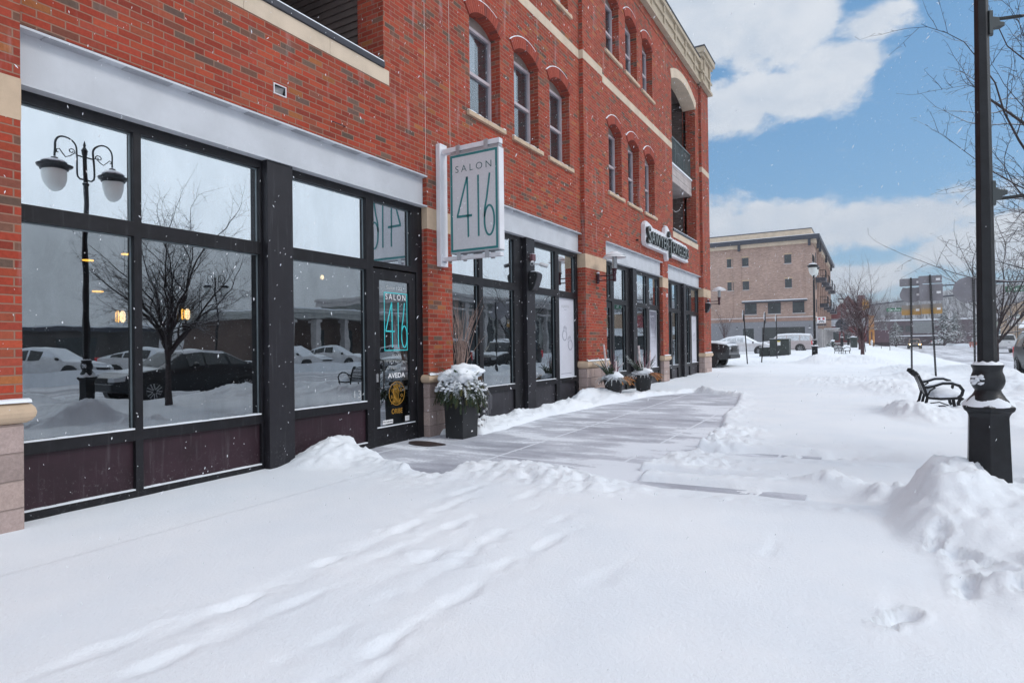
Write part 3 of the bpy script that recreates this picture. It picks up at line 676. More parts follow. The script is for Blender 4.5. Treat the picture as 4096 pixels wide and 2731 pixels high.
# arched double hung windows
def arched_window(a, b, zs, zh, xf, upper_blind=True, seed=0):
    wf = MB(); xo = xf-.19; t = .05; zt = zh-.02
    wf.prism([rect(a, b, zs, zt), rect(a+t, b-t, zs+t, (zs+zt)/2-.025), rect(a+t, b-t, (zs+zt)/2+.03, zt-t)], yz, xo-.07, xo)
    f = wf.build('window', M['winframe'], PB)
    MB().box(xo-.05, xo-.045, a+t, b-t, zs+t, zt-t).build('pane', M['glassw'], f)
    zm = (zs+zt)/2
    bl = MB(); bd_ = MB(); r = random.Random(seed)
    z = zt-.06; stop = zm+.02 if upper_blind else zt+1
    low = zs+.1
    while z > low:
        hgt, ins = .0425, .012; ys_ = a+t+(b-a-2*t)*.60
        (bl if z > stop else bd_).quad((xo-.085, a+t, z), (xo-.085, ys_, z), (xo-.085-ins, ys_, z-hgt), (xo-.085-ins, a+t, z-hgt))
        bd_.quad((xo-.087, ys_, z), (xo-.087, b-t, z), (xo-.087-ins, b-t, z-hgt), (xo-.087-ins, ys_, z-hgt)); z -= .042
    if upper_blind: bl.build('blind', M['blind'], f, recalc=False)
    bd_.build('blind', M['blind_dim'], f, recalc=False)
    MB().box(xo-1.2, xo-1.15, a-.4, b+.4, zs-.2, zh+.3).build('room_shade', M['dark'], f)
    MB().prism([arch_hole(a+.002, b-.002, zt, zh, RISE-.003)], yz, xo-.06, xo-.012).build('arch_panel', M['panel'], f)
    sl_ = MB().box(xf-.22, xf+.055, a-.10, (a+b)/2-.002, zs-.075, zs-.002).box(xf-.22, xf+.055, (a+b)/2+.002, b+.12, zs-.075, zs-.002).build('window_sill', M['stone'], f, bevel=.005)
    sn = MB(); n = 16; rr = random.Random(seed+5)
    for i in range(n):
        y0 = a-.09+(b-a+.2)*i/n; y1 = a-.09+(b-a+.2)*(i+1)/n; sn.box(xf-.18, xf+.04+rr.uniform(-.02, .008), y0, y1, zs-.002, zs+.008+rr.uniform(0, .01))
    sn.build('snow_cap', M['snow'], sl_)
    # hood: a ring of bricks on end, standing 2 cm proud, and the brick soffit of the arch
    n = 17; c = (a+b)/2; hw = (b-a)/2; rad = (hw*hw+RISE*RISE)/(2*RISE); t0 = math.asin(hw/rad)+.03; cz = zh+RISE-rad
    h = MB(); mo = MB(); snw = MB(); rr = random.Random(seed+9)
    inn, out = arc_ring(a, b, zh, RISE, .002, .205); mo.prism([inn+out[::-1]], yz, xf-.30, xf+.014)
    for i in range(n):
        ta = -t0+2*t0*(i+.07)/n; tb = -t0+2*t0*(i+.93)/n; q = []
        for rr_, tt in ((rad-.003, ta), (rad-.003, tb), (rad+.21, tb), (rad+.21, ta)): q.append((c+rr_*math.sin(tt), cz+rr_*math.cos(tt)))
        h.prism([q], yz, xf-.14, xf+.022); h.prism([q], yz, xf-.30, xf-.15)
        if i < n*.72: 
            q2 = [(c+(rad+.205)*math.sin(tt)*1.0, cz+(rad+.205)*math.cos(tt)) for tt in (ta-.01, tb+.01)]
            k = .016+rr.uniform(0, .008)*(1 if i < n*.5 else .3)
            snw.add([(xf-.0, q2[0][0], q2[0][1]), (xf-.0, q2[1][0], q2[1][1]), (xf+.026, q2[1][0], q2[1][1]), (xf+.026, q2[0][0], q2[0][1]),
                     (xf-.0, q2[0][0], q2[0][1]+k), (xf-.0, q2[1][0], q2[1][1]+k), (xf+.022, q2[1][0], q2[1][1]+k*.8), (xf+.022, q2[0][0], q2[0][1]+k*.8)],
                    [(0,3,2,1),(4,5,6,7),(0,1,5,4),(1,2,6,5),(2,3,7,6),(3,0,4,7)])
    ho = mo.build('arch_hood', M['mortar'], f); h.build('arch_bricks', M['voussoir'], ho); snw.build('snow_cap', M['snow'], ho)
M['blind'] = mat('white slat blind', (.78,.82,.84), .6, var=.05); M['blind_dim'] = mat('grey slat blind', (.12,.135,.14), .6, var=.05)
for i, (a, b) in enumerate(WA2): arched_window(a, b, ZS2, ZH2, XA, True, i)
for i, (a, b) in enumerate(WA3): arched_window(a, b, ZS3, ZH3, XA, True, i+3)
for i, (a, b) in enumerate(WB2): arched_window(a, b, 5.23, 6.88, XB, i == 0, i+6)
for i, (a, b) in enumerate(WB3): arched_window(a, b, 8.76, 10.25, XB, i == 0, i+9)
# parapet
mbb = MB().box(-.3, XA+.10, -9, 12.82, 11.3, 12.2).box(-.3, XB+.10, 12.82, 23.7, 11.3, 12.2)
for xf, a, b in ((XA, -9, 12.82), (XB, 12.82, 23.7)):
    mbb.box(xf+.0, xf+.17, a, b, 11.302, 11.40).box(xf, xf+.15, a, b, 11.72, 11.78).box(xf, xf+.18, a, b, 12.06, 12.2)
    y = b-.9
    while y > a: mbb.box(xf, xf+.15, y-.05, y+.05, 11.45, 11.72).box(xf, xf+.15, y-.06, y+.06, 11.78, 12.06); y -= 1.28
mbb.box(-.9, XE+.10, 23.55, 25.03, 11.3, 12.55).box(-.92, XE+.17, 23.49, 25.1, 11.302, 11.4).box(-.92, XE+.16, 23.5, 25.09, 11.72, 11.79)
mbb.box(-.95, XE+.18, 23.46, 25.12, 12.3, 12.42).box(-1.0, XE+.25, 23.4, 25.2, 12.42, 12.62)
for y in (23.85, 24.75): mbb.box(XE, XE+.16, y-.05, y+.05, 11.45, 11.72).box(XE, XE+.16, y-.06, y+.06, 11.79, 12.3)
mbb.build('parapet', M['eifs'], PB)
MB().box(-.32, XA+.2, -9, 12.82, 12.202, 12.25).box(-.32, XB+.2, 12.82, 23.4, 12.202, 12.25).box(-1.02, XE+.27, 23.38, 25.22, 12.622, 12.67).build('coping', M['coping'], PB)
# lintels: a painted steel channel over each shop window
def lintel(y0, y1, xf):
    o = MB().box(xf-.18, xf-.075, y0, y1, 3.50, 3.94).box(xf-.25, xf+.02, y0+.0, y1-.0, 3.935, 3.955).box(xf-.25, xf+.015, y0, y1, 3.49, 3.508).build('lintel', M['steel'], PB)
    y = y0+.2
    while y < y1-.35: MB().box(xf-.075, xf+.012, y, y+.42, 3.928, 3.934).build('angle_clip', M['steeldark'], o); y += .62
    return o
M['steeldark'] = mat('grey steel clip', (.36,.37,.40), .5, .1)
for y0, y1, xf in ((2.09, 7.175, XA), (7.805, 12.815, XA), (14.085, 18.805, XB), (19.415, 23.795, XB), (-4.3, .695, XA)): lintel(y0, y1, xf)
# shop fronts
FX = -.10
def sf_snow(mb, y0, y1, z, x0, x1, rr):
    n = max(3, int((y1-y0)/.08))
    for i in range(n):
        a = y0+(y1-y0)*i/n; b = y0+(y1-y0)*(i+1)/n; mb.box(x0, x1-rr.uniform(0, .004), a, b, z, z+.010+rr.uniform(0, .004))
def shopfront(y0, y1, cells, boxes, kickmat, dy=0, door=None):
    """cells: (ya, yb, kind) kind g = glass over kick panel, d = door with transom, t = tall glass"""
    holes, panes, ups, kicks, sills = [], [], [], [], []
    for a, b, k in cells:
        a += dy; b += dy
        holes.append(rect(a, b, 2.58, 3.40)); ups.append((a, b, 2.58, 3.40))
        if k == 'g':
            holes += [rect(a, b, .67, 2.445), rect(a, b, .115, .57)]; panes.append((a, b, .67, 2.445)); kicks.append((a, b, .115, .57)); sills += [(a, b, .67), (a, b, .115)]
        elif k == 't': holes.append(rect(a, b, .16, 2.46)); panes.append((a, b, .16, 2.46)); sills.append((a, b, .16))
        elif k == 'd': holes.append(rect(a-.02, b+.12, .0, 2.50))
    f = MB().prism([rect(y0+dy, y1+dy, -.1, 3.495)]+holes, yz, FX-.10, FX).build('shopfront', M['frame'], PB, bevel=.004)
    for a, b, c, d in panes:
        MB().box(FX-.062, FX-.058, a-.01, b+.01, c-.01, d+.01).build('glass_pane', M['glass'], f)
    for a, b, c, d in ups:
        p = MB().box(FX-.062, FX-.058, a-.01, b+.01, c-.01, d+.01).build('upper_glass_pane', M['glass_up'], f)
        MB().box(FX-.125, FX-.105, a-.02, b+.02, c-.02, d+.02).build('backing_film', M['film'], f)
    for a, b, c, d in panes+ups:       # bright gasket bead round the glass
        MB().prism([[(b, c), (b, d), (a, d), (a, d-.012), (b-.012, d-.012), (b-.012, c)]], yz, FX-.0578, FX-.050).build('gasket', M['gasket'], f)
    for a, b, c, d in kicks: MB().box(FX-.075, FX-.045, a-.01, b+.01, c-.01, d+.01).build('kick_panel', kickmat, f)
    rr = random.Random(3)
    for a, b, z in sills: s = MB(); sf_snow(s, a, b, z, FX-.05, FX-.004, rr); s.build('sill_snow', M['snow'], f)
    for a, b in boxes: MB().box(FX, FX+.09, a+dy, b+dy, -.1, 3.493).build('column_cladding', M['boxcol'], f, bevel=.003)
    return f
M['gasket'] = mat('pale glazing bead', (.20,.24,.26), .3, .3)
SF1 = shopfront(2.09, 7.178, [(2.14,3.02,'g'),(3.09,4.36,'g'),(4.80,6.0,'g'),(6.15,6.92,'d')], [(4.39,4.73)], M['kick'])
SF2 = shopfront(7.802, 12.818, [(7.88,8.72,'g'),(8.84,9.92,'g'),(10.64,11.67,'g'),(11.84,12.70,'g')], [(10.25,10.58)], M['kick2'])
FXA = FX; FX = 0.0
SF3 = shopfront(14.082, 18.808, [(14.15,14.60,'d'),(14.86,15.73,'g'),(16.66,17.50,'g'),(17.77,18.66,'g')], [(16.08,16.38)], M['kick2'])
SF4 = shopfront(19.412, 23.798, [(19.5,20.04,'g'),(20.2,20.88,'g'),(21.98,22.45,'g'),(22.72,23.68,'g')], [(21.35,21.65)], M['kick2'])
FX = FXA
SF0 = shopfront(2.09, 7.178, [(2.14,3.02,'g'),(3.09,4.36,'g'),(4.80,6.0,'g'),(6.15,6.92,'g')], [(4.39,4.73)], M['kick2'], dy=-6.48)
def door(ya, yb, hinge_far=True, handle_y=None, frame_g=(.12, .15)):
    d = MB().prism([rect(ya, yb, .03, 2.48), rect(ya+frame_g[0], yb-frame_g[1], .30, 2.33)], yz, FX-.07, FX-.02).build('door', M['frame'], PB, bevel=.004)
    MB().box(FX-.050, FX-.044, ya+frame_g[0]-.01, yb-frame_g[1]+.01, .29, 2.34).build('glass_pane', M['glass'], d)
    hy = ya+.075
    MB().tube([(FX-.02, hy-.02, 1.22), (FX+.035, hy-.0, 1.22), (FX+.045, hy+.04, 1.21), (FX+.045, hy+.05, 1.15), (FX+.045, hy+.05, .90), (FX+.045, hy+.04, .84), (FX+.03, hy, .83), (FX-.02, hy-.02, .83)], .012, 8).build('handle', M['blackp'], d, smooth=True)
    MB().tube([(FX-.02, hy-.015, 1.0), (FX-.005, hy-.015, 1.0)], .018, 12).box(FX-.02, FX-.012, hy-.035, hy+.005, .92, 1.03).build('lock', M['silver'], d)
    MB().box(FX-.02, FX-.012, ya+.05, yb-.05, .285, .30).build('snow_ledge', M['snow'], d)
    return d
DR = door(6.145, 7.045)
FX = 0.0; DR2 = door(14.11, 14.73); FX = FXA
# inside: floor, back wall and ceiling of the shops, seen dimly through the glass
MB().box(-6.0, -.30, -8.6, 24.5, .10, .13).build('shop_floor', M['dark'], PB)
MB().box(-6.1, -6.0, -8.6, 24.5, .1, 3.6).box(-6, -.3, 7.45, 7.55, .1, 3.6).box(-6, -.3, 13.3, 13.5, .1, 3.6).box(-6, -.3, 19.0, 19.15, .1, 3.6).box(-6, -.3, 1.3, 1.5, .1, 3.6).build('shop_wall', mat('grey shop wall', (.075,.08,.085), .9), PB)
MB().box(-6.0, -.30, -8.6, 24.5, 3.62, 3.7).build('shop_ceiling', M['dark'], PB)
# expansion joints and the pipe vent, clips in the brick
for y in (7.165, 7.785): MB().box(XA-.02, XA+.0025, y-.005, y+.005, 3.97 if y < 7.5 else 4.4, 11.04).build('expansion_joint', M['joint'] if 'joint' in M else M.setdefault('joint', mat('pale sealant', (.50,.40,.38), .8)), PB)
v_ = MB()
v_.prism([rect(4.47, 4.64, 4.25, 4.37), rect(4.482, 4.628, 4.262, 4.358)], yz, -.12, .012)
vt = v_.build('scupper', mat('pale scupper metal', (.62,.60,.62), .5), PB); MB().quad((-.05, 4.482, 4.262), (-.05, 4.628, 4.262), (-.012, 4.628, 4.358), (-.05, 4.482, 4.358)).build('scupper_throat', mat('grey throat', (.40,.38,.38), .7), vt)
MB().tube([(0, 5.32, 4.19), (.03, 5.32, 4.19), (.03, 5.52, 4.19), (0, 5.52, 4.19)], .006, 6).build('anchor', M['oxblood'], PB)
# pendant lamps inside the salon
def glow(name, col, st):
    mt, nt, N, L, B = new_mat(name); B.inputs['Base Color'].default_value = (*col, 1); B.inputs['Emission Color'].default_value = (*col, 1); B.inputs['Emission Strength'].default_value = st; return mt
M['glow'] = glow('warm lamp glow', (1, .45, .06), 9); M['glow2'] = glow('warm bulb', (1, .62, .30), 7)
PD = [(-2.0,3.92,2.56,0),(-2.0,3.50,2.44,0),(-2.0,3.60,2.09,0),(-2.0,3.84,1.80,1),(-2.0,4.64,1.86,1),(-2.0,6.95,2.55,2)]
lab = {0: ['small amber pendant disc highest behind the left salon window', 'small amber pendant disc beside the reflected lamp post head in the salon window', 'small amber pendant disc low beside the reflected lamp post in the salon window'],
       1: ['glowing glass lantern pendant behind the narrow left salon window', 'glowing glass lantern pendant behind the wide salon window'], 2: ['single warm bulb pendant behind the salon window next to the door']}
for i, (x, y, z, k) in enumerate(PD):
    t = thing('pendant_lamp', lab[k][i if k == 0 else i-3 if k == 1 else 0], 'pendant lamp', (x, y, z), 'pendant lamps inside the salon')
    MB().tube([(x, y, z+.05), (x, y, 3.62)], .004, 5).build('cord', M['blackp'], t)
    if k == 0: MB().lathe([(.005,.05),(.03,.045),(.06,.012),(.062,0)], (x, y, z)).build('lamp_shade', M['blackp'], t); MB().lathe([(.055,0),(.055,-.012)], (x, y, z)).build('bulb', M['glow'], t)
    elif k == 1:
        MB().box(x-.07, x+.07, y-.07, y+.07, z+.09, z+.11).box(x-.07, x+.07, y-.07, y+.07, z-.11, z-.09).box(x-.07,x-.06,y-.07,y-.06,z-.1,z+.1).box(x+.06,x+.07,y+.06,y+.07,z-.1,z+.1).box(x+.06,x+.07,y-.07,y-.06,z-.1,z+.1).box(x-.07,x-.06,y+.06,y+.07,z-.1,z+.1).build('lamp_frame', M['blackp'], t)
        MB().lathe([(.012,-.07),(.018,-.05),(.018,.05),(.01,.07)], (x, y-.03, z)).build('bulb', M['glow'], t); MB().lathe([(.014,-.07),(.03,-.04),(.03,.04),(.014,.07)], (x, y+.03, z)).build('bulb', M['glow2'], t)
    else: MB().blob((x, y, z), (.03,.03,.04), 1, 0, 2).build('bulb', M['glow2'], t, smooth=True)

# ------------------------------------------------------------------ lettering and fittings on the front
def fx_map(x, y0, z0, k=1.0): return lambda u, v, h: (x+h, y0+u, z0+v)
DX = FXA-.0435
sy = lambda y: y*.9865
sz = lambda z: 1.4+(z-1.4)*.9865
def arcpts(cx, cy, rx, ry, a0, a1, n=20): return [(cx+rx*math.cos(R(a0+(a1-a0)*i/n)), cy+ry*math.sin(R(a0+(a1-a0)*i/n))) for i in range(n+1)]
def digits_416(mb, fn, x0, z0, w, h, pen):
    P = lambda a, b: (x0+a*w, z0+b*h)
    stroke(mb, [P(.36,0), P(.36,1), P(.27,1.0), P(0,.36), P(.0,.34), P(.47,.34)], pen, fn) if False else None
    stroke(mb, [P(.31,0), P(.29,1.0)], pen, fn); stroke(mb, [P(.285,1.0), P(.0,.37)], pen, fn); stroke(mb, [P(-.02,.36), P(.42,.355)], pen*1.25, fn)
    stroke(mb, [P(.60,1.0), P(.60,0)], pen, fn)
    stroke(mb, [P(.98-.06,1.0), P(.83,.60), P(.78,.45), P(.765,.30)], pen, fn)
    stroke(mb, [P(.90+.135*math.cos(t), .24+.24*math.sin(t)) for t in [2*math.pi*i/30 for i in range(30)]], pen, fn, closed=True)
# door vinyl
f = lambda u, v, h: (DX+h, sy(u), sz(v))
mb_ = MB(); stroke(mb_, [(6.475,1.35), (6.96,1.35), (6.96,2.175), (6.473,2.175)], .012, f, .001, closed=True)
digits_416(mb_, f, 6.50, 1.39, .44, .655, .016); mb_.build('door_logo', M['cyan'], DR, recalc=False)
text_mb('SALON', lambda u, v, h: f(6.50+u, 2.078+v, h), .43, .082, .001, 1.45).build('door_word', M['white'], DR, recalc=False)
g_ = MB()
for tx, x, z, w_, h_ in (('Suite 122', 6.515, 2.225, .34, .05), ('HOURS', 6.63, 1.255, .185, .045), ('T W T 9am - 8pm', 6.50, 1.155, .45, .045), ('S  9am - 3pm', 6.52, 1.065, .40, .048)):
    q = text_mb(tx, lambda u, v, h: f(x+u, z+v, h), w_, h_, .001); g_.add(q.v, q.f)
g_.build('door_hours', M['greyvinyl'], DR, recalc=False)
text_mb('AVEDA', lambda u, v, h: f(6.535+u, .952+v, h), .365, .072, .001, offset=.02).build('door_word', M['white'], DR, recalc=False)
text_mb('ORIBE', lambda u, v, h: f(6.605+u, .435+v, h), .23, .072, .001).build('door_word', M['gold'], DR, recalc=False)
e_ = MB(); cx, cz, rx, rz = 6.72, .726, .165, .168
stroke(e_, arcpts(cx, cz, rx, rz, 0, 354, 40), .008, f, .001, closed=True)
rr = random.Random(8)
for i in range(7):      # long flowing strands inside the oval
    a = -.10+.033*i; stroke(e_, [(cx+a*(1-t)*1.0+.045*math.sin(6.5*t+i*.55)*(.3+t*.7)-.02, cz-.150+.27*t) for t in [k/14 for k in range(15)]], .007, f, .001)
for (ax, az, r_, s_) in ((-.09,.04,.030,20), (.09,.05,.030,200), (-.10,-.05,.028,90), (.10,-.04,.030,-40), (.075,-.10,.024,60), (-.06,-.11,.022,150), (.05,.11,.025,-90), (-.055,.105,.022,60)):
    stroke(e_, [(cx+ax+r_*(1-t*.75)*math.cos(R(s_+430*t)), cz+az+r_*(1-t*.75)*math.sin(R(s_+430*t))) for t in [k/16 for k in range(17)]], .006, f, .001)
stroke(e_, arcpts(cx-.005, cz+.120, .017, .022, 0, 350, 14), .010, f, .001, closed=True)
e_.build('door_emblem', M['gold'], DR, recalc=False)
st_ = MB().box(DX, DX+.001, sy(6.42), sy(6.63), sz(.305), sz(.362)).build('sticker', M['white'], DR); st2 = MB().box(DX, DX+.001, sy(6.895), sy(7.03), sz(.305), sz(.38)).build('sticker', M['white'], DR)
text_mb('No Soliciting', lambda u, v, h: f(6.43+u, .318+v, h+.0015), .19, .030, .001, offset=.01).build('sticker_text', M['blackp'], st_, recalc=False)
q = MB()
for i in range(5): q.box(DX+.001, DX+.002, sy(6.91), sy(7.015), sz(.318+i*.011), sz(.322+i*.011))
q.build('sticker_text', M['greyvinyl'], st2)
text_mb('134', lambda u, v, h: (FXA-.0575+h, 5.81+u, .728+v), .225, .098, .001, 1.15).build('street_number', M['greyvinyl'], SF1, recalc=False)
# window posters
def ringsketch(mb, cx, cz, s, ang, fn):
    ca, sa = math.cos(ang), math.sin(ang); T = lambda p: (cx+(p[0]*ca-p[1]*sa)*s, cz+(p[0]*sa+p[1]*ca)*s)
    for r in (.38, .33): stroke(mb, [T(p) for p in arcpts(0, -.30, r, r*1.05, 120, 420, 22)], .008, fn, .0008)
    stroke(mb, [T(p) for p in ((-.2,.0), (-.26,.24), (-.12,.36), (.12,.36), (.26,.24), (.2,.0))], .008, fn, .0008, closed=True)
    stroke(mb, [T(p) for p in ((-.26,.24), (.26,.24))], .006, fn, .0008); stroke(mb, [T(p) for p in ((-.12,.36), (-.05,.1), (.05,.1), (.12,.36))], .006, fn, .0008)
M['poster'] = mat('pale poster', (.60,.61,.68), .5, var=.05, vs=1.5); M['pencil'] = mat('pencil grey', (.20,.21,.28), .6); M['poster_dark'] = None
def grad_mat():
    mt, nt, N, L, B = new_mat('grey gradient poster'); P = ngeo(N).outputs['Position']; sp = N.new('ShaderNodeSeparateXYZ'); L.new(P, sp.inputs[0])
    n = nnoise(N, L, nscale(N, L, P, (1, 2.0, .8)), 1.6, 4, .5, 1.2)
    k = nmath(N, L, 'ADD', nramp(N, L, sp.outputs[2], 2.35, .9), nmath(N, L, 'MULTIPLY', nmath(N, L, 'SUBTRACT', n, .5), 1.6), clamp=True)
    L.new(nmix(N, L, k, (.13,.13,.17), (.58,.58,.66)), B.inputs['Base Color']); B.inputs['Roughness'].default_value = .5; return mt
M['poster_dark'] = grad_mat()
def poster(x, y0, y1, z0, z1, dark, label, rings):
    t = thing('window_poster', label, 'poster', (x, y0, z0))
    MB().box(x, x+.001, y0, y1, z0, z1).build('sheet', M['poster'], t)
    if dark: MB().box(x+.0012, x+.002, y0+.03, y1-.03, z0+.20, z1-.03).build('picture', M['poster_dark'], t)
    fn = lambda u, v, h: (x+.0025+h, u, v)
    w_ = (y1-y0)*.48
    text_mb('A.JAFFE', lambda u, v, h: fn(y0+(y1-y0)*.23+u, z1-.23+v, h), w_, .075, .0008).build('heading', M['poster'] if dark else M['greyvinyl'], t, recalc=False)
    s = MB(); stroke(s, [(y0+(y1-y0)*.40, z1-.26), (y0+(y1-y0)*.55, z1-.26)], .006, fn, .0008)
    for (a, b, sc, an) in rings: ringsketch(s, y0+a, z0+b, sc, an, fn)
    if dark:
        for k in range(4):
            for j in range(6): stroke(s, arcpts(y0+.22+j*.07, z0+1.0-k*.13, .025, .03, 0, 350, 8), .007, fn, .0008, closed=True)
            stroke(s, [(y0+.18, z0+.95-k*.13), (y0+.62, z0+.95-k*.13)], .012, fn, .0008)
    stroke(s, [(y0+.15, z0+.08), (y1-.15, z0+.08)], .010, fn, .0008) if not dark else None
    s.build('drawing', M['pencil'] if not dark else M['poster'], t, recalc=False)
poster(FXA-.0565, 11.86, 12.69, .68, 2.44, False, 'white poster with two pencil drawn rings left of the wide brick column', [(.36,1.02,.30,-.15), (.60,.80,.30,.35)])
poster(-.0565, 17.83, 18.62, .68, 2.42, True, 'grey gradient poster with white border left of the narrow brick pier', [])
poster(-.0565, 22.95, 23.62, .68, 2.42, False, 'white poster with one faint ring drawing beside the end pier', [(.33,1.0,.30,-.5)])
# projecting sign
T = thing('projecting_sign', 'white hanging sign reading SALON 416 with teal border above the door', 'sign', (0, 7.49, 3.5))
MB().box(.006, .085, 7.40, 7.585, 2.62, 4.485).build('wall_bracket', M['signwhite'], T, bevel=.006)
for z0, z1 in ((4.335, 4.395), (2.70, 2.755)): MB().box(.086, 1.13, 7.435, 7.535, z0, z1).build('arm', M['signwhite'], T, bevel=.005)
MB().box(.262, 1.128, 7.41, 7.56, 2.785, 4.285).build('sign_box', M['signmetal'] if 'signmetal' in M else M.setdefault('signmetal', mat('silver sign edge', (.42,.43,.46), .4, .3)), T, bevel=.005)
MB().box(1.1285, 1.133, 7.42, 7.55, 2.80, 4.27).build('end_face', M['signwhite'], T)
for s_, yy in ((-1, 7.4095), (1, 7.5605)):
    fn = (lambda u, v, h: (u, yy-h, v)) if s_ < 0 else (lambda u, v, h: (1.39-u, yy+h, v))
    o = MB().box(.275, 1.115, min(yy, yy+s_*.001), max(yy, yy+s_*.001), 2.80, 4.27).build('face_panel', M['aluface'], T)
    tb = MB(); fnb = (lambda u, v, h: fn(u, v, h+.002)); stroke(tb, [(.295,2.825), (1.095,2.825), (1.095,4.245), (.295,4.245)], .036, fnb, .001, closed=True)
    digits_416(tb, fnb, .40, 3.01, .63, .90, .029); tb.build('numerals', M['teal'], o, recalc=False)
    text_mb('SALON', lambda u, v, h: fn(.37+u, 3.995+v, h+.002), .64, .100, .001, 1.5, offset=-.008).build('lettering', M['tealdark'], o, recalc=False)
for x in (.42, .92):
    for z0, z1 in ((4.262, 4.41), (2.685, 2.81)):
        for ya in (7.400, 7.566): MB().box(x-.035, x+.035, ya, ya+.004, z0, z1).build('hanger', M['signmetal'], T)
MB().box(.26, 1.12, 7.44, 7.53, 4.296, 4.325).build('top_rail', M['signmetal'], T)
text_mb('Creative', lambda u, v, h: (.0865+h, 7.43+u, 2.675+v), .12, .045, .001).build('maker_mark', M['pencil'], T, recalc=False)
MB().box(.006, .085, 7.41, 7.58, 4.487, 4.50).box(.09, 1.13, 7.44, 7.53, 4.397, 4.408).build('snow_cap', M['snow'], T)
# jeweller sign: raised black letters on a white cloud shaped box
T = thing('shop_sign', 'raised black letter sign reading SAWYER JEWELERS on a white shaped box', 'sign', (.1, 19, 4.5))
outl = [(16.76,4.30),(16.86,4.22),(17.3,4.21),(18.9,4.21),(18.93,4.08),(19.02,4.0),(19.12,4.10),(19.16,4.21),(21.42,4.21),(21.42,4.38),(21.47,4.50),(21.44,4.66),(21.32,4.76),(20.9,4.78),(19.55,4.78),(19.40,4.82),(19.30,4.95),(19.15,5.03),(18.98,5.10),(18.80,5.02),(18.76,4.88),(18.70,4.80),(17.5,4.80),(17.35,4.86),(17.10,4.90),(16.88,4.90),(16.77,4.80),(16.78,4.55)]
MB().prism([outl], yz, .101, .225).build('sign_box', M['signwhite'], T, bevel=.01)
sn = MB()
for (ya, yb, z) in ((16.9,17.1,4.905),(17.45,18.7,4.803),(18.85,19.1,5.09),(19.5,20.9,4.783),(21.05,21.3,4.775)): 
    n = max(3, int((yb-ya)/.12))
    for i in range(n): sn.blob(((.165), ya+(yb-ya)*(i+.5)/n, z+.005), (.058, (yb-ya)/n*.75, .022), i, .3, 1)
for (ya, yb) in ((17.0,18.85),(19.25,21.4)):
    n = int((yb-ya)/.13)
    for i in range(n): sn.blob((.238, ya+(yb-ya)*(i+.5)/n, 4.235), (.02, .09, .028), i+9, .4, 1)
sn.build('snow_cap', M['snow'], T, smooth='all')
def raised(txt, y0, z0, w_, h_, sp=1.0):
    b = text_mb(txt, lambda u, v, h: (.24+h, y0+u, z0+v), w_, h_, .075, sp, offset=.012); return b
L_ = MB()
for tx, y0, z0, w_, h_ in (('S', 16.80, 4.27, .27, .50), ('AWYER', 17.11, 4.30, 1.72, .36), ('EWELERS', 19.32, 4.30, 1.92, .36)):
    q = raised(tx, y0, z0, w_, h_, 1.0); L_.add(q.v, q.f)
L_.box(.24, .315, 19.06, 19.13, 4.10, 4.70).box(.24, .315, 18.98, 19.24, 4.66, 4.70)
L_.prism([[(18.86,4.76),(18.98,4.73),(19.05,4.90),(18.93,4.92)]], yz, .24, .315)
L_.build('letters', M['letter'] if 'letter' in M else M.setdefault('letter', mat('black letter returns', (.03,.035,.035), .4, snow=1, snow_lo=.8)), T)
F_ = MB()
for tx, y0, z0, w_, h_ in (('S', 16.805, 4.275, .26, .49), ('AWYER', 17.115, 4.305, 1.71, .35), ('EWELERS', 19.325, 4.305, 1.91, .35)):
    q = text_mb(tx, lambda u, v, h: (.3155+h, y0+u, z0+v), w_, h_, .002, offset=-.004); F_.add(q.v, q.f)
F_.box(.3155, .317, 19.07, 19.12, 4.11, 4.69)
F_.build('letter_faces', mat('grey letter face', (.20,.22,.22), .4), T, recalc=False)
MB().tube([(XB, 16.35, 4.30), (XB+.07, 16.35, 4.30)], .025, 8).tube([(XB+.03, 16.35, 4.29), (XB+.02, 16.6, 4.26), (XB+.02, 16.78, 4.33)], .006, 5).build('cable', M['blackp'], T)
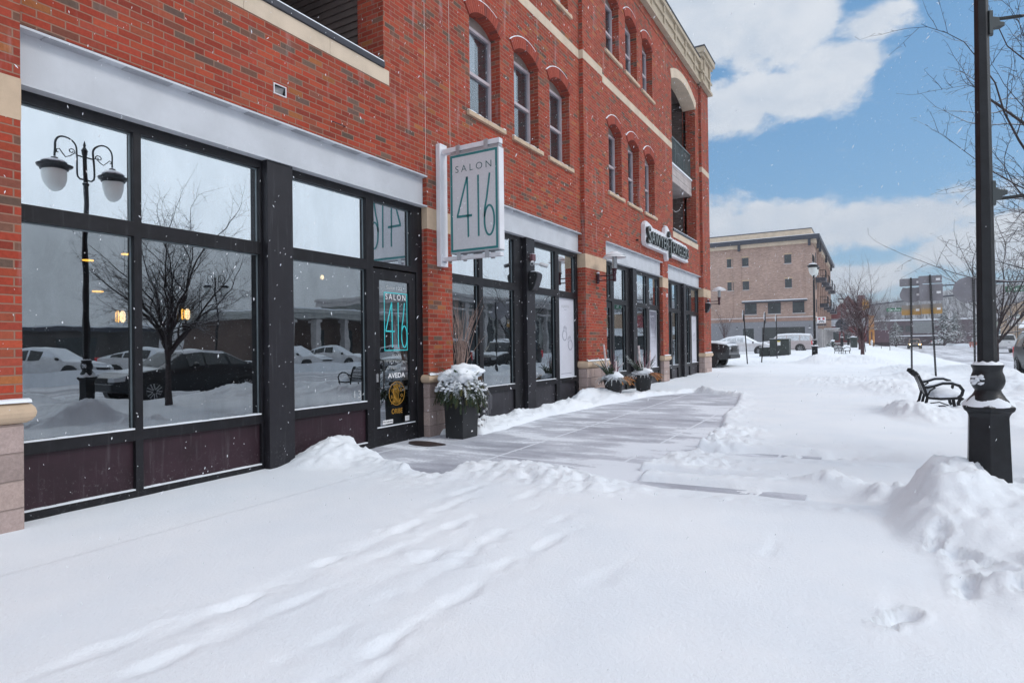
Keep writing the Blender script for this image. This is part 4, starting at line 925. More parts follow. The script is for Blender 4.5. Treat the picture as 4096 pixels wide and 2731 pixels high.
# wall lamps
def sconce(x0, y, label):
    t = thing('wall_lamp', label, 'wall lamp', (x0, y, 3.0), 'hat topped wall lamps on the brick piers')
    MB().tube([(x0+.035, y, 2.84), (x0+.035, y, 3.08)], .035, 12).build('mount', M['oxblood'], t, smooth=True)
    MB().tube([(x0+.05, y, 3.02), (x0+.45, y, 3.02)], .014, 8).tube([(x0+.05, y, 2.91), (x0+.45, y, 2.91)], .014, 8).build('arm', M['oxblood'], t, smooth=True)
    c = (x0+.45, y, 2.87)
    MB().lathe([(.035,0),(.04,.03),(.04,.10),(.036,.11),(.036,.17),(.045,.18),(.05,.27),(.068,.275),(.068,.30)], c, 20).build('socket', M['oxblood'], t, smooth=True)
    MB().lathe([(.062,.31),(.062,.60)], c, 20).build('glass_tube', glass_clear, t, smooth=True)
    g = MB().lathe([(.04,.31),(.04,.56)], c, 16)
    for i in range(9): g.lathe([(.046,.36+i*.025),(.05,.368+i*.025),(.046,.376+i*.025)], c, 16)
    for k in range(3): a = 2.1*k; g.tube([(c[0]+.056*math.cos(a), y+.056*math.sin(a), c[2]+.30), (c[0]+.056*math.cos(a), y+.056*math.sin(a), c[2]+.62)], .005, 5)
    g.build('louvre', M['silver'], t, smooth=True)
    MB().lathe([(.275,.555),(.27,.562),(.22,.60),(.14,.635),(.11,.64),(.11,.65),(.08,.668),(.03,.678),(0.001,.68)], c, 32, cap=False).lathe([(.272,.553),(.2,.585),(.05,.62)], c, 32, cap=False).build('hat', M['lampshade'], t, smooth=True, recalc=False)
    MB().lathe([(.24,.605),(.20,.632),(.13,.66),(.115,.66)], c, 28, cap=False).lathe([(.10,.668),(.08,.69),(.03,.70),(.001,.70)], c, 20, cap=False).build('snow_cap', M['snow'], t, smooth='all', recalc=False)
    MB().blob((x0+.035, y, 3.09), (.04,.04,.025), 3).build('snow_cap', M['snow'], t, smooth='all')
glass_clear = glass_mat('clear lamp glass', .05, (.9,.92,.92), .3)
sconce(XB+.012, 13.45, 'white hatted wall lamp on the wide brick column between the two shops')
sconce(XE+.012, 24.35, 'white hatted wall lamp on the far brick end pier at the building corner')
# speakers and cameras
def speaker(x0, y, z0, label):
    t = thing('wall_speaker', label, 'loudspeaker', (x0, y, z0), 'black wall loudspeakers')
    prof = [(0,.36),(.14,.36),(.185,.33),(.18,.25),(.14,.12),(.09,.03),(.06,.0),(0,.0)]
    MB().prism([[(a, b) for a, b in prof]], lambda u, v, w_: (x0+u, y+w_, z0+v), -.11, .11).build('case', M['blackp'], t, bevel=.012)
    MB().prism([[(.150,.335),(.178,.315),(.172,.25),(.13,.12),(.08,.03),(.075,.04),(.12,.13),(.145,.25)]], lambda u, v, w_: (x0+u+.012, y+w_, z0+v), -.10, .10).build('grille', M['kick2'], t)
    MB().box(x0, x0+.05, y-.04, y+.04, z0+.36, z0+.39).build('bracket', M['blackp'], t)
    MB().blob((x0+.09, y, z0+.372), (.10,.11,.022), 2).build('snow_cap', M['snow'], t, smooth='all')
speaker(FXA+.092, 10.43, 2.46, 'black wedge loudspeaker on the dark steel column under the two cameras')
speaker(XE+.002, 24.12, 2.58, 'black wedge loudspeaker under the far wall lamp on the end pier')
def camera_bullet(p, ang, label):
    t = thing('security_camera', label, 'camera', p, 'small bullet cameras on the steel column')
    d = Vector((math.sin(ang), -math.cos(ang), -.28)).normalized(); P0 = Vector(p); bx = Vector((FXA+.09, 10.42, 3.0))
    MB().tube([bx, bx+Vector((.05, 0, -.01)), P0-d*.03], .014, 8).build('arm', M['silver'], t, smooth=True)
    MB().tube([P0-d*.05, P0+d*.11], .036, 14).build('housing', M['silver'], t, smooth=True)
    MB().tube([P0+d*.105, P0+d*.113], .028, 14).build('lens', M['carglass'], t)
    u = Vector((0, 0, 1)); s_ = d.cross(u).normalized(); k = s_.cross(d)
    q = MB(); 
    for a, b in ((-.04, .13),): q.tube([P0+d*a+k*.034, P0+d*b+k*.034], .026, 8, flat=.3)
    q.build('sun_shield', M['lampshade'], t)
camera_bullet((.10, 10.28, 2.985), R(25), 'silver bullet camera aimed towards the viewer above the speaker')
camera_bullet((.17, 10.55, 2.975), R(130), 'silver bullet camera aimed down the street above the speaker')
t = thing('junction_box', 'small maroon junction box on the dark steel column above the cameras', 'junction box', (0, 10.42, 3.1))
MB().box(FXA+.092, FXA+.16, 10.37, 10.50, 3.05, 3.18).build('box_body', mat('maroon box', (.16,.07,.085), .6), t, bevel=.005)
MB().box(FXA+.095, FXA+.155, 10.375, 10.495, 3.181, 3.188).build('snow_cap', M['snow'], t)
t = thing('alarm_box', 'tiny white box on the narrow brick pier between the last two shop windows', 'alarm', (XB, 19.2, 2.95))
MB().box(XB, XB+.03, 19.16, 19.24, 2.88, 3.0).build('alarm_case', M['white'], t, bevel=.006); MB().box(XB+.03, XB+.034, 19.185, 19.215, 2.9, 2.93).build('indicator', M['greyvinyl'], t)
# door mat
mm = MB(); pts = [(.34+.30*math.cos(a)*(1+.12*math.sin(3*a)), 6.66+.17*math.sin(a)*(1+.15*math.cos(2*a+1))) for a in [2*math.pi*i/28 for i in range(28)]]
mm.prism([pts], lambda u, v, w_: (u, v, w_), G(6.6)-.018, G(6.6)-.010)
tag(mm.build('doormat', mat('wet brown mat', (.045,.03,.03), .4, var=.4, vs=9, bump=.4, bs=120)), 'wet dark brown doormat on the pavement in front of the salon door', 'doormat')

# ------------------------------------------------------------------ planters and greenery
def frond(mb, p, d, L, w_, droop, rnd, n=9, dens=1):
    """one conifer frond: a stem with rows of short needles"""
    p = Vector(p); d = Vector(d).normalized(); up = Vector((0, 0, 1)); pts = [p.copy()]
    for i in range(n): d = (d+Vector((0, 0, -droop/n))+Vector((rnd.uniform(-.05,.05), rnd.uniform(-.05,.05), 0))).normalized(); p = p+d*L/n; pts.append(p.copy())
    mb.tube(pts[::2]+[pts[-1]] if n % 2 else pts[::2], [.004]*len(pts[::2]+([pts[-1]] if n % 2 else [])), 3, cap=False)
    for i in range(n*3):
        t = i/(n*3); k = min(int(t*n), n-1); q = pts[k].lerp(pts[k+1], t*n-k); tg = (pts[k+1]-pts[k]).normalized()
        sd = tg.cross(up); sd = sd.normalized() if sd.length > .05 else Vector((1, 0, 0)); nn = sd.cross(tg)
        for s_ in (-1, 1):
            ln = w_*(1-t*.65)*rnd.uniform(.7, 1.2); a = sd*s_*.8+tg*.75+nn*rnd.uniform(-.35, .35); e = q+a.normalized()*ln; o = tg*.006*dens
            mb.add([q-o, q+o, e+Vector((0, 0, -.2*ln))], [(0, 1, 2)])
            mid = q.lerp(e, .55); mb.add([mid-o*.8, mid+o*.8, mid+(tg+sd*s_*.2+nn*rnd.uniform(-.5,.5)).normalized()*ln*.45], [(0, 1, 2)])
rnd = random.Random(21)
# tall square planter by the salon door
gz = G(7.4)-.02
T = thing('square_planter', 'tall square black planter box against the column right of the salon door', 'planter', (.43, 7.40, gz))
cx, cy = .43, 7.40
MB().rings([[(cx-.15, cy-.19, gz-.02), (cx+.16, cy-.19, gz-.02), (cx+.16, cy+.19, gz-.02), (cx-.15, cy+.19, gz-.02)], [(cx-.17, cy-.21, gz+.72), (cx+.18, cy-.21, gz+.72), (cx+.18, cy+.21, gz+.72), (cx-.17, cy+.21, gz+.72)],
            [(cx-.15, cy-.19, gz+.72), (cx+.16, cy-.19, gz+.72), (cx+.16, cy+.19, gz+.72), (cx-.15, cy+.19, gz+.72)], [(cx-.15, cy-.19, gz+.66), (cx+.16, cy-.19, gz+.66), (cx+.16, cy+.19, gz+.66), (cx-.15, cy+.19, gz+.66)]]).build('planter_box', M['blackp'], T, bevel=.006)
MB().box(cx+.162, cx+.166, cy+.02, cy+.06, gz+.08, gz+.10).build('label_plate', M['white'], T)
Gr = thing('evergreen_arrangement', 'snow capped arrangement of drooping evergreens and baubles in the square planter', 'plant', (.43, 7.40, gz+.66))
mb1, mb2 = MB(), MB()
for i in range(250):
    a = rnd.uniform(0, 2*math.pi); r0 = rnd.uniform(.05, .19); p = (cx+r0*math.cos(a), cy+r0*math.sin(a), gz+.70+rnd.uniform(0, .20))
    d = (math.cos(a), math.sin(a), rnd.uniform(-.3, .8)); L = rnd.uniform(.22, .46)*(1.25 if i % 5 == 0 else 1)
    frond(mb1 if rnd.random() < .6 else mb2, p, d, L, .075, rnd.uniform(1.6, 3.6), rnd, 6, 1.5)
mb1.build('fronds', M['needle'], Gr, recalc=False); mb2.build('fronds', M['needle2'], Gr, recalc=False)
sn = MB(); sn.blob((cx+.02, cy+.06, gz+.95), (.25,.30,.13), 4, .45, 4, 2.4); sn.blob((cx+.13, cy-.12, gz+.88), (.17,.15,.09), 6, .6, 3, 3); sn.blob((cx-.10, cy-.14, gz+.90), (.16,.15,.09), 8, .6, 3, 3)
for i in range(90):
    a = rnd.uniform(0, 2*math.pi); r0 = rnd.uniform(.24, .38); sn.blob((cx+r0*math.cos(a), cy+r0*math.sin(a), gz+.86-(r0-.2)*.8+rnd.uniform(-.04,.05)), (rnd.uniform(.02,.05), rnd.uniform(.02,.05), rnd.uniform(.012,.022)), i, .5, 1)
sn.build('snow_cap', M['snow'], Gr, smooth='all')
cn = MB()
for i in range(5): a = rnd.uniform(-2.4, 1.2); cn.blob((cx+.31*math.cos(a), cy+.31*math.sin(a), gz+.86+rnd.uniform(-.03,.03)), (.020,.020,.026), i, .5, 2, 4)
cn.build('pine_cones', mat('pine cone brown', (.09,.05,.03), .8, var=.3, vs=20), Gr)
lf = MB()
for i in range(16):
    a = rnd.uniform(-3, .5); q = Vector((cx+.28*math.cos(a), cy+.28*math.sin(a), gz+.93+rnd.uniform(-.03,.06))); s_ = Vector((-math.sin(a), math.cos(a), 0))*.022; o = Vector((math.cos(a), math.sin(a), rnd.uniform(-.2, 1)))*.07
    lf.add([q, q+o*.5+s_, q+o, q+o*.5-s_], [(0, 1, 2, 3)])
lf.build('leaves', mat('glossy dark leaf', (.05,.10,.03), .35, var=.4), Gr, recalc=False)
tw = MB()
for i in range(36):
    a = rnd.uniform(0, 2*math.pi); r0 = rnd.uniform(0, .10); p = Vector((cx-.08+r0*math.cos(a), cy+.08+r0*math.sin(a)*1.3, gz+.9)); H_ = rnd.uniform(.6, 1.22); sx, sy_ = rnd.uniform(-.22, .30), rnd.uniform(-.24, .34)
    pts = [p+Vector((sx*t**1.5, sy_*t**1.5, H_*t))+Vector((rnd.uniform(-.008,.008), rnd.uniform(-.008,.008), 0)) for t in (0, .2, .4, .6, .8, 1)]
    tw.tube(pts, [.0060, .0055, .0045, .004, .003, .0015], 4, cap=False)
    for k in range(3):
        q = pts[rnd.randint(2, 4)]; tw.tube([q, q+Vector((rnd.uniform(-.05,.05), rnd.uniform(-.06,.06), rnd.uniform(.06,.16)))], [.002, .0008], 3, cap=False)
tw.build('twigs', M['twig'], Gr, recalc=False)
ba = MB(); gl_ = MB()
for i in range(15):
    t = i/14; q = (cx+.30+.10*math.sin(i*1.7)*.6-.1*t, cy+.16+.10*t+rnd.uniform(-.03,.03), gz+.74-.60*t+rnd.uniform(-.03,.03)); ba = MB(); ba.lathe([(.001,-.021),(.013,-.016),(.02,-.005),(.02,.006),(.013,.017),(.001,.021)], q, 12, cap=False).build('bauble', M['bauble'], Gr, smooth='all')
for k in range(5): gl_.tube([(cx+.28, cy+.15, gz+.85), (cx+.34+.01*k, cy+.18+.02*k, gz+.6), (cx+.27+.02*k, cy+.22+.02*k, gz+.12+.07*k)], .0018, 3)
gl_.build('wires', M['silver'], Gr)
# two round pots by the jeweller's door
def pot(cx, cy, r, h, lab1, lab2, seed, tall):
    gz = G(cy)-.02; rnd = random.Random(seed)
    T = thing('round_planter', lab1, 'planter', (cx, cy, gz), 'flared black pots beside the jeweller door')
    MB().lathe([(r*.62,-.02),(r*.64,.05),(r*.72,h*.4),(r*.86,h*.75),(r*.98,h*.95),(r*1.04,h*.96),(r*1.04,h),(r*.95,h),(r*.9,h*.9)], (cx, cy, gz), 28).build('pot_body', M['blackp'], T, smooth=True)
    MB().lathe([(r*1.03,h+.002),(r*1.0,h+.012),(r*.93,h+.004)], (cx, cy, gz), 28, cap=False).build('snow_cap', M['snow'], T, smooth='all')
    Gp = thing('winter_arrangement', lab2, 'plant', (cx, cy, gz+h), 'winter arrangements in the flared pots')
    a1, a2, a3 = MB(), MB(), MB()
    for i in range(60):
        a = rnd.uniform(0, 2*math.pi); frond(a1, (cx+r*.6*math.cos(a), cy+r*.6*math.sin(a), gz+h), (math.cos(a), math.sin(a), rnd.uniform(.2, 1.2)), rnd.uniform(.18, .32), .035, rnd.uniform(1, 2.4), rnd, 7)
    for i in range(40): a = rnd.uniform(0.6, 5.0); frond(a1, (cx+r*.4*math.cos(a), cy+r*.4*math.sin(a), gz+h), (math.cos(a)*.45, math.sin(a)*.45, 1), rnd.uniform(.3, .62), .065, rnd.uniform(.3, 1.3), rnd, 9, 1.6)
    for i in range(34): a = rnd.uniform(-.6, .75); frond(a3 if i % 3 else a2, (cx+r*.5*math.cos(a), cy+r*.5*math.sin(a), gz+h+.02), (math.cos(a), math.sin(a), rnd.uniform(.1, .5)), rnd.uniform(.28, .42), .06, rnd.uniform(.7, 1.5), rnd, 8, 2)
    a1.build('fronds', M['needle'], Gp, recalc=False); a2.build('fronds', M['needle2'], Gp, recalc=False); a3.build('orange_sprigs', M['orange_needle'], Gp, recalc=False)
    s = MB().blob((cx+.02, cy, gz+h+.06), (r*.85, r*.8, .115), seed, .25, 3, 1.3).blob((cx-.08, cy+.04, gz+h+.05), (r*.7, r*.7, .08), seed+1, .3, 2)
    for i in range(16): a = rnd.uniform(0, 6.28); s.blob((cx+r*1.05*math.cos(a), cy+r*1.05*math.sin(a), gz+h+.04+rnd.uniform(-.02, .04)), (.035, .035, .014), i, .5, 1)
    s.build('snow_cap', M['snow'], Gp, smooth='all')
    q = MB()
    for (dx, dy, hh, rr_) in tall: q.tube([(cx+dx, cy+dy, gz+h-.05), (cx+dx*1.1, cy+dy*1.1, gz+h+hh*.5), (cx+dx*1.3-.01, cy+dy*1.2, gz+h+hh)], [rr_, rr_*.95, rr_*.85], 8)
    q.build('birch_poles', M['birch'], Gp, smooth=True)
    q = MB()
    for i in range(16):
        dx, dy = rnd.uniform(-.06,.06), rnd.uniform(-.06,.06); q.tube([(cx+dx, cy+dy, gz+h), (cx+dx*2+rnd.uniform(-.04,.04), cy+dy*2, gz+h+.25), (cx+dx*3.5+rnd.uniform(-.08,.08), cy+dy*3, gz+h+rnd.uniform(.35,.7))], [.007, .005, .002], 4)
    q.build('twigs', M['twig_red'], Gp)
M['twig_red'] = mat('purple red twigs', (.20,.08,.11), .8, var=.3, vs=10, snow=.5)
pot(.64, 13.10, .245, .50, 'flared round black pot in front of the stone column base', 'winter arrangement with birch pole and orange sprigs in the nearer flared pot', 31, [(-.17,.0,.80,.026), (.03,.07,.42,.022)])
pot(.70, 15.0, .26, .50, 'flared round black pot further along near the double shop door', 'winter arrangement with leaning birch poles in the farther flared pot', 47, [(-.06,-.05,.74,.03), (.13,.10,.62,.02)])

# ------------------------------------------------------------------ street lamps
def make_lamp():
    T = thing('street_lamp', 'x', 'street lamp')
    h = MB(); r0 = R(-93)
    h.lathe([(.172,-.35),(.158,.0),(.134,.83),(.138,.85),(.150,.87),(.168,.885),(.174,.90),(.174,.914),(.150,.93),(.11,.96)], (0,0,0), 6, r0)
    base = h.build('base', M['black'], T, bevel=.005)
    MB().lathe([(.135,.93),(.122,.955),(.096,.99),(.082,1.015),(.078,1.03),(.088,1.045),(.101,1.075),(.1045,1.10),(.099,1.135),(.088,1.165),(.089,1.185),(.098,1.205),(.098,1.215),(.07,1.22)], (0,0,0), 32).build('vase', M['black'], T, smooth=True)
    s = MB(); nn_ = 40
    def ring(r, z, amp, sd): return [((r*(1+amp*math.sin(5*t+sd)+amp*.6*math.sin(11*t+2*sd)))*math.cos(t), (r*(1+amp*math.sin(5*t+sd)))*math.sin(t), z*1.0+amp*.08*math.sin(7*t+sd)) for t in [2*math.pi*k/nn_ for k in range(nn_)]]
    s.rings([ring(.158,.912,.02,1), ring(.152,.928,.03,1), ring(.130,.950,.05,1), ring(.106,.972,.08,2), ring(.088,.985,.10,2)], cap=False)
    s.rings([ring(.093,1.214,.02,3), ring(.087,1.226,.03,3), ring(.063,1.238,.06,4)], cap=False)
    for k in range(16): s.blob((-.066+.026*math.sin(k*2.3), -.072-.018*math.sin(k*2.3), 1.105+.028*math.sin(k*1.7)), (.020,.018,.011), k, .8, 1, 3)
    s.build('snow_cap', M['snow'], base, smooth='all', recalc=False)
    n = 60; rs = []
    for z, r in ((1.21,.060),(1.6,.0575),(2.6,.051),(3.6,.045),(4.45,.040)):
        rs.append([(r*(1-.13*abs(math.sin(6*math.pi*k/n)))*math.cos(2*math.pi*k/n), r*(1-.13*abs(math.sin(6*math.pi*k/n)))*math.sin(2*math.pi*k/n), z) for k in range(n)])
    MB().rings(rs).lathe([(.042,4.44),(.055,4.46),(.055,4.49),(.038,4.5),(.038,5.0),(.05,5.02),(.05,5.06),(.06,5.09),(.035,5.14),(.018,5.17),(.026,5.20),(.02,5.225),(.004,5.28)], (0,0,0), 16).build('pole', M['black'], T, smooth=True)
    for s_ in (-1, 1):
        P = lambda y, z: (0, s_*y, z)
        a = MB().tube([P(0,4.56),P(.10,4.56),P(.14,4.60),P(.15,4.66),P(.15,4.96),P(.15,5.10)]+[P(.32-.17*math.cos(t), 5.10+.17*math.sin(t)) for t in [math.pi*k/10 for k in range(1, 11)]]+[P(.49,4.85)], .017, 8)
        a.tube([P(0,4.97),P(.15,4.97)], .014, 8)
        a.tube([P(.17+.0, 4.99)]+[P(.235+.055*(1-t*.7)*math.cos(R(200-400*t)), 5.02+.055*(1-t*.7)*math.sin(R(200-400*t))) for t in [k/10 for k in range(11)]], .009, 6)
        a.tube([P(.19,5.0),P(.26,4.93),P(.32,4.90),P(.38,4.96),P(.43,5.02),P(.47,5.0),P(.465,4.96),P(.44,4.96)], .009, 6)
        ar = a.build('arm', M['black'], T, smooth=True)
        c = (0, s_*.49, -.17)
        ln = MB().lathe([(.02,5.05),(.05,5.03),(.06,4.99),(.13,4.965),(.19,4.92),(.195,4.89),(.21,4.875),(.265,4.875),(.25,4.85),(.215,4.835),(.205,4.80),(.19,4.79)], c, 24).build('lantern', M['black'], T, smooth=True)
        MB().lathe([(.178,4.80),(.182,4.74),(.172,4.64),(.14,4.53),(.09,4.455),(.04,4.425),(.001,4.42)], c, 24, cap=False).build('globe', M['globe'], ln, smooth='all')
        MB().lathe([(.19,4.935),(.15,4.975),(.07,5.0)], c, 20, cap=False).build('snow_cap', M['snow'], ln, smooth='all')
    return T
M['bracket'] = mat('slate bracket casting', (.05,.06,.065), .5, .2)
def lamp_bracket(T, z, flip):
    d = Vector((math.cos(R(30)), math.sin(R(30)), 0)); o = Vector((0, 0, z)); nn = Vector((-d.y, d.x, 0))
    b = MB(); k = -1 if flip else 1
    P = lambda a, u, v=0: tuple(o+d*(.008+a*.84)+Vector((0, 0, u*.84))+nn*v)
    fn = lambda u, v, w_: P(u, v, w_)
    b.prism([[(.03,-.10),(.062,-.10),(.062,.11),(.03,.11)]], fn, -.035, .035)
    b.prism([[(.06,-.045),(.075,-.05*k if k > 0 else -.05),(.11,-.03),(.17,-.025),(.17,.01),(.13,.015),(.115,.055),(.06,.06)] if k > 0 else [(.06,-.06),(.115,-.055),(.13,-.015),(.17,-.01),(.17,.03),(.11,.035),(.075,.05),(.06,.045)]], fn, -.028, .028)
    for u in (-.085, .095): b.tube([P(.055, u), P(.085, u)], .014, 6)
    o_ = b.build('flag_bracket', M['bracket'], T, bevel=.004)
    q = MB(); zz = .045*k; q.tube([P(.08, zz), P(.34, zz+.03)], .007, 6); q.tube([P(.33, zz+.029), P(.352, zz+.031), P(.375, zz+.034)], [.012, .012, .001], 8)
    for i in range(12): a = .13+i*.0165; q.tube([P(a, zz+.03*(a-.08)/.26-.013, 0), P(a+.006, zz+.03*(a-.08)/.26+.013, 0)], [.005, .005], 5, flat=2.0)
    q.build('threaded_rod', M['blackp'], o_)
LP = make_lamp(); LP['label'] = 'black fluted street lamp with snow on its flared base, closest to the viewer'; LP['group'] = 'black twin lantern street lamps'
LP.location = (6.445, 5.62, .0); LPX = LP
NEAR_BR = []
lampspots = [(3.40,32.3,.27,'black street lamp with snow crusted base in front of the tan building corner'),(3.25,68,.86,'street lamp in front of the dark red gabled building, left of the bare tree'),
             (3.2,90,.90,'smaller street lamp just left of the bare tree trunk'),(5.9,150,.2,'distant street lamp left of the conifer by the road'),
             (23.9,112,.1,'distant street lamp beside the white road sign, right of the yellow sign'),(23.9,150,.1,'distant street lamp directly behind the yellow warning sign'),(24,215,.1,'faint street lamp far down the road right of the oncoming car'),
             (24.4,20,.1,'street lamp across the road, seen mirrored in the shop windows')]
for x, y, z, lb in lampspots: dup(LP, (x, y, z), 0, lb, 'black twin lantern street lamps')
for z, fl in ((3.72, False), (2.47, True)):
    _v = Vector(LP.location); LP.location = (0, 0, 0); lamp_bracket(LP, z, fl); LP.location = _v
# ------------------------------------------------------------------ benches
def make_bench():
    T = thing('bench', 'x', 'bench'); Lb = 1.5
    for y in (-Lb/2, 0, Lb/2):
        P = lambda x, z: (x, y, z)
        e = MB()
        e.tube([P(-.40,.0),P(-.36,.10),P(-.28,.22),P(-.24,.40),P(-.28,.56),P(-.335,.70),P(-.375,.80),P(-.41,.845),P(-.445,.84),P(-.455,.81),P(-.435,.795),P(-.42,.81)], .019, 8, flat=1.5)
        e.tube([P(-.24,.40),P(-.05,.385),P(.12,.40),P(.24,.41),P(.27,.38)], .018, 8, flat=1.5)
        e.tube([P(.34,.0),P(.29,.08),P(.22,.20),P(.20,.32),P(.24,.41)], .018, 8, flat=1.5)
        e.tube([P(-.30,.04),P(-.12,.17),P(.05,.20),P(.20,.14),P(.30,.06)], .013, 6)
        if y: 
            e.tube([P(-.30,.60),P(-.24,.58),P(-.16,.60),P(-.02,.655),P(.12,.66),P(.22,.62),P(.27,.54),P(.25,.46),P(.20,.41)], .019, 8, flat=1.4)
            e.tube([P(-.24,.42),P(-.20,.52),P(-.12,.58)], .013, 6)
        e.build('bench_frame', M['black'], T, smooth=True)
    s = MB()
    for i in range(9): t = i/8; x, z = -.262-.115*t-.0*t, .46+.35*t; s.box(x-.006, x+.006, -Lb/2, Lb/2, z-.014, z+.014)
    for i in range(9): x = -.20+.05*i; s.box(x-.016, x+.016, -Lb/2, Lb/2, .40, .412)
    s.build('slats', M['black'], T)
    return T
BN = make_bench()
def seat_snow(T, y0, y1, h, seed):
    v = Vector(T.location); T.location = (0, 0, 0); s = MB(); n = 9
    for i in range(n): s.blob((.02+.02*math.sin(i*2.1), y0+(y1-y0)*(i+.5)/n, .42+h*.35), (.20+.02*math.sin(i), (y1-y0)/n*.9, h), seed+i, .35, 2)
    for yy in (-.75, .75): s.tube([(-.28, yy, .605), (-.16, yy, .625), (-.02, yy, .68), (.12, yy, .685), (.21, yy, .65)], .02, 6, flat=.7)
    s.build('seat_snow', M['snow'], T, smooth='all'); T.location = v
BN['label'] = 'black iron bench half buried in ploughed snow next to the nearest lamp post'; BN['group'] = 'black iron street benches'
BN.location = (6.74, 13.0, .06); BN.scale = (.95, .95, .95); BN2 = dup(BN, (3.95, 49.5, .34), R(-20), 'black iron bench facing right, standing left of the bare tree trunk', 'black iron street benches')
BN3 = dup(BN, (6.6, 70, .45), R(-90), 'black iron bench seen from behind, right of the bare tree trunk', 'black iron street benches')
seat_snow(BN, -.70, .70, .10, 5)

# ------------------------------------------------------------------ sign posts
M['signback'] = mat('dull aluminium sign back', (.24,.235,.26), .5, .1, var=.12, vs=2.5, snow=.0)
def sb_orange():
    mt, nt, N, L, B = new_mat('sign back with amber film'); P = N.new('ShaderNodeTexCoord').outputs['Generated']; sp = N.new('ShaderNodeSeparateXYZ'); L.new(P, sp.inputs[0])
    n = nnoise(N, L, P, 2, 3); k = nramp(N, L, nmath(N, L, 'ADD', sp.outputs[2], nmath(N, L, 'MULTIPLY', nmath(N, L, 'SUBTRACT', n, .5), .4)), .75, .35)
    L.new(nmix(N, L, k, (.30,.27,.24), (.46,.28,.10)), B.inputs['Base Color']); B.inputs['Roughness'].default_value = .55; return mt
M['signamber'] = sb_orange()
def sign_post(x, y, z0, ztop, plates, label, lean=0, group='steel sign posts'):
    T = thing('sign_post', label, 'road sign', (x, y, z0), group)
    lx = lambda z: x+lean*(z-z0)
    MB().add([(lx(z0-.3)-.025, y-.025, z0-.3), (lx(z0-.3)+.025, y-.025, z0-.3), (lx(z0-.3)+.025, y+.02, z0-.3), (lx(z0-.3)-.025, y+.02, z0-.3),
              (lx(ztop)-.025, y-.025, ztop), (lx(ztop)+.025, y-.025, ztop), (lx(ztop)+.025, y+.02, ztop), (lx(ztop)-.025, y+.02, ztop)], [(0,3,2,1),(4,5,6,7),(0,1,5,4),(1,2,6,5),(2,3,7,6),(3,0,4,7)]).build('post', M['black_plain'], T)
    hl = MB(); z = z0+.1
    while z < ztop-.03: hl.box(lx(z)-.006, lx(z)+.006, y-.028, y-.0255, z-.006, z+.006); z += .05
    hl.build('post_holes', M['silver'], T)
    for (w_, h_, zc, shape, mt) in plates:
        px = lx(zc)
        if shape == 'r':
            rr = .03; pl = []
            for (sx, sy_, a0) in ((1,1,0),(-1,1,90),(-1,-1,180),(1,-1,270)):
                for k in range(4): a = R(a0+30*k); pl.append((px+sx*(w_/2-rr)+rr*math.cos(a), zc+sy_*(h_/2-rr)+rr*math.sin(a)))
        elif shape == 'o': pl = [(px-.12+w_/2*math.cos(2*math.pi*k/32), zc+h_/2*math.sin(2*math.pi*k/32)) for k in range(32)]
        else: pl = [(px+w_/2*math.cos(t)*1.0, zc+h_/2*math.sin(t)) for t in [math.pi*(-.235)+0]]+[]
        if shape == 's':     # shield: flat notched top, rounded sides and bottom
            pl = [(px-.36*w_, zc+.47*h_), (px-.18*w_, zc+.44*h_), (px, zc+.47*h_), (px+.18*w_, zc+.44*h_), (px+.36*w_, zc+.47*h_)]+[(px+w_*.5*math.cos(t), zc+h_*.5*math.sin(t)) for t in [R(25-230*k/20*1.0) for k in range(21)]]
        MB().prism([pl], lambda u, v, w2: (u, y+.024+w2, v), 0, .004).build('sign_plate', mt, T)
        MB().box(px+w_*.24, px+w_*.42, y+.0215, y+.0235, zc-.035, zc+.035).build('sticker', M['white'], T)
    return T
M['black_plain'] = mat('dark steel', (.014,.014,.017), .5, .3)
SP = M['signback']; SA = M['signamber']
sign_post(6.80, 22.7, .36, 3.36, [(.60,.24,3.22,'r',SP),(.60,.50,2.83,'s',SP),(.51,.31,2.35,'r',SA)], 'perforated post with grey rectangle, shield and amber plate backs, left of the pair', lean=.005)
sign_post(7.40, 22.5, .36, 3.40, [(.60,.24,3.26,'r',SP),(.60,.52,2.86,'r',SP),(.53,.31,2.36,'r',SA)], 'leaning perforated post with three square backed plates, right of the pair', lean=-.035)
sign_post(8.42, 23.0, .3, 3.34, [(.80,.80,2.92,'o',SP)], 'post with the back of a large round sign partly hidden by the nearest lamp post')
# posts with signs seen edge on, snow plastered on their tops
def edge_post(x, y, z0, zt, lean, label):
    T = thing('edge_on_sign', label, 'road sign', (x, y, z0), 'sign posts seen edge on in the snow')
    MB().tube([(x-lean, y, z0-.3), (x, y, zt)], .03, 6).build('post', M['black_plain'], T)
    MB().box(x-.012, x+.012, y-.15, y+.15, zt-.50, zt+.02).build('sign_plate', M['black_plain'], T)
    MB().blob((x-.02, y-.1, zt-.15), (.035, .06, .20), 3, .3, 2).build('snow_cap', M['snow'], T, smooth='all')
edge_post(.30, 31.7, .36, 2.95, -.16, 'thin dark post with snow tipped edge on sign, leftmost of three')
edge_post(1.25, 32.0, .36, 2.83, .22, 'thin leaning dark post with snow tipped edge on sign, middle of three')
edge_post(.70, 40.5, .5, 3.02, -.02, 'thin dark post with snow tipped edge on sign, before the utility box')
edge_post(5.15, 54, .5, 2.75, -.22, 'thin dark post standing between the iron bench and the bare tree')

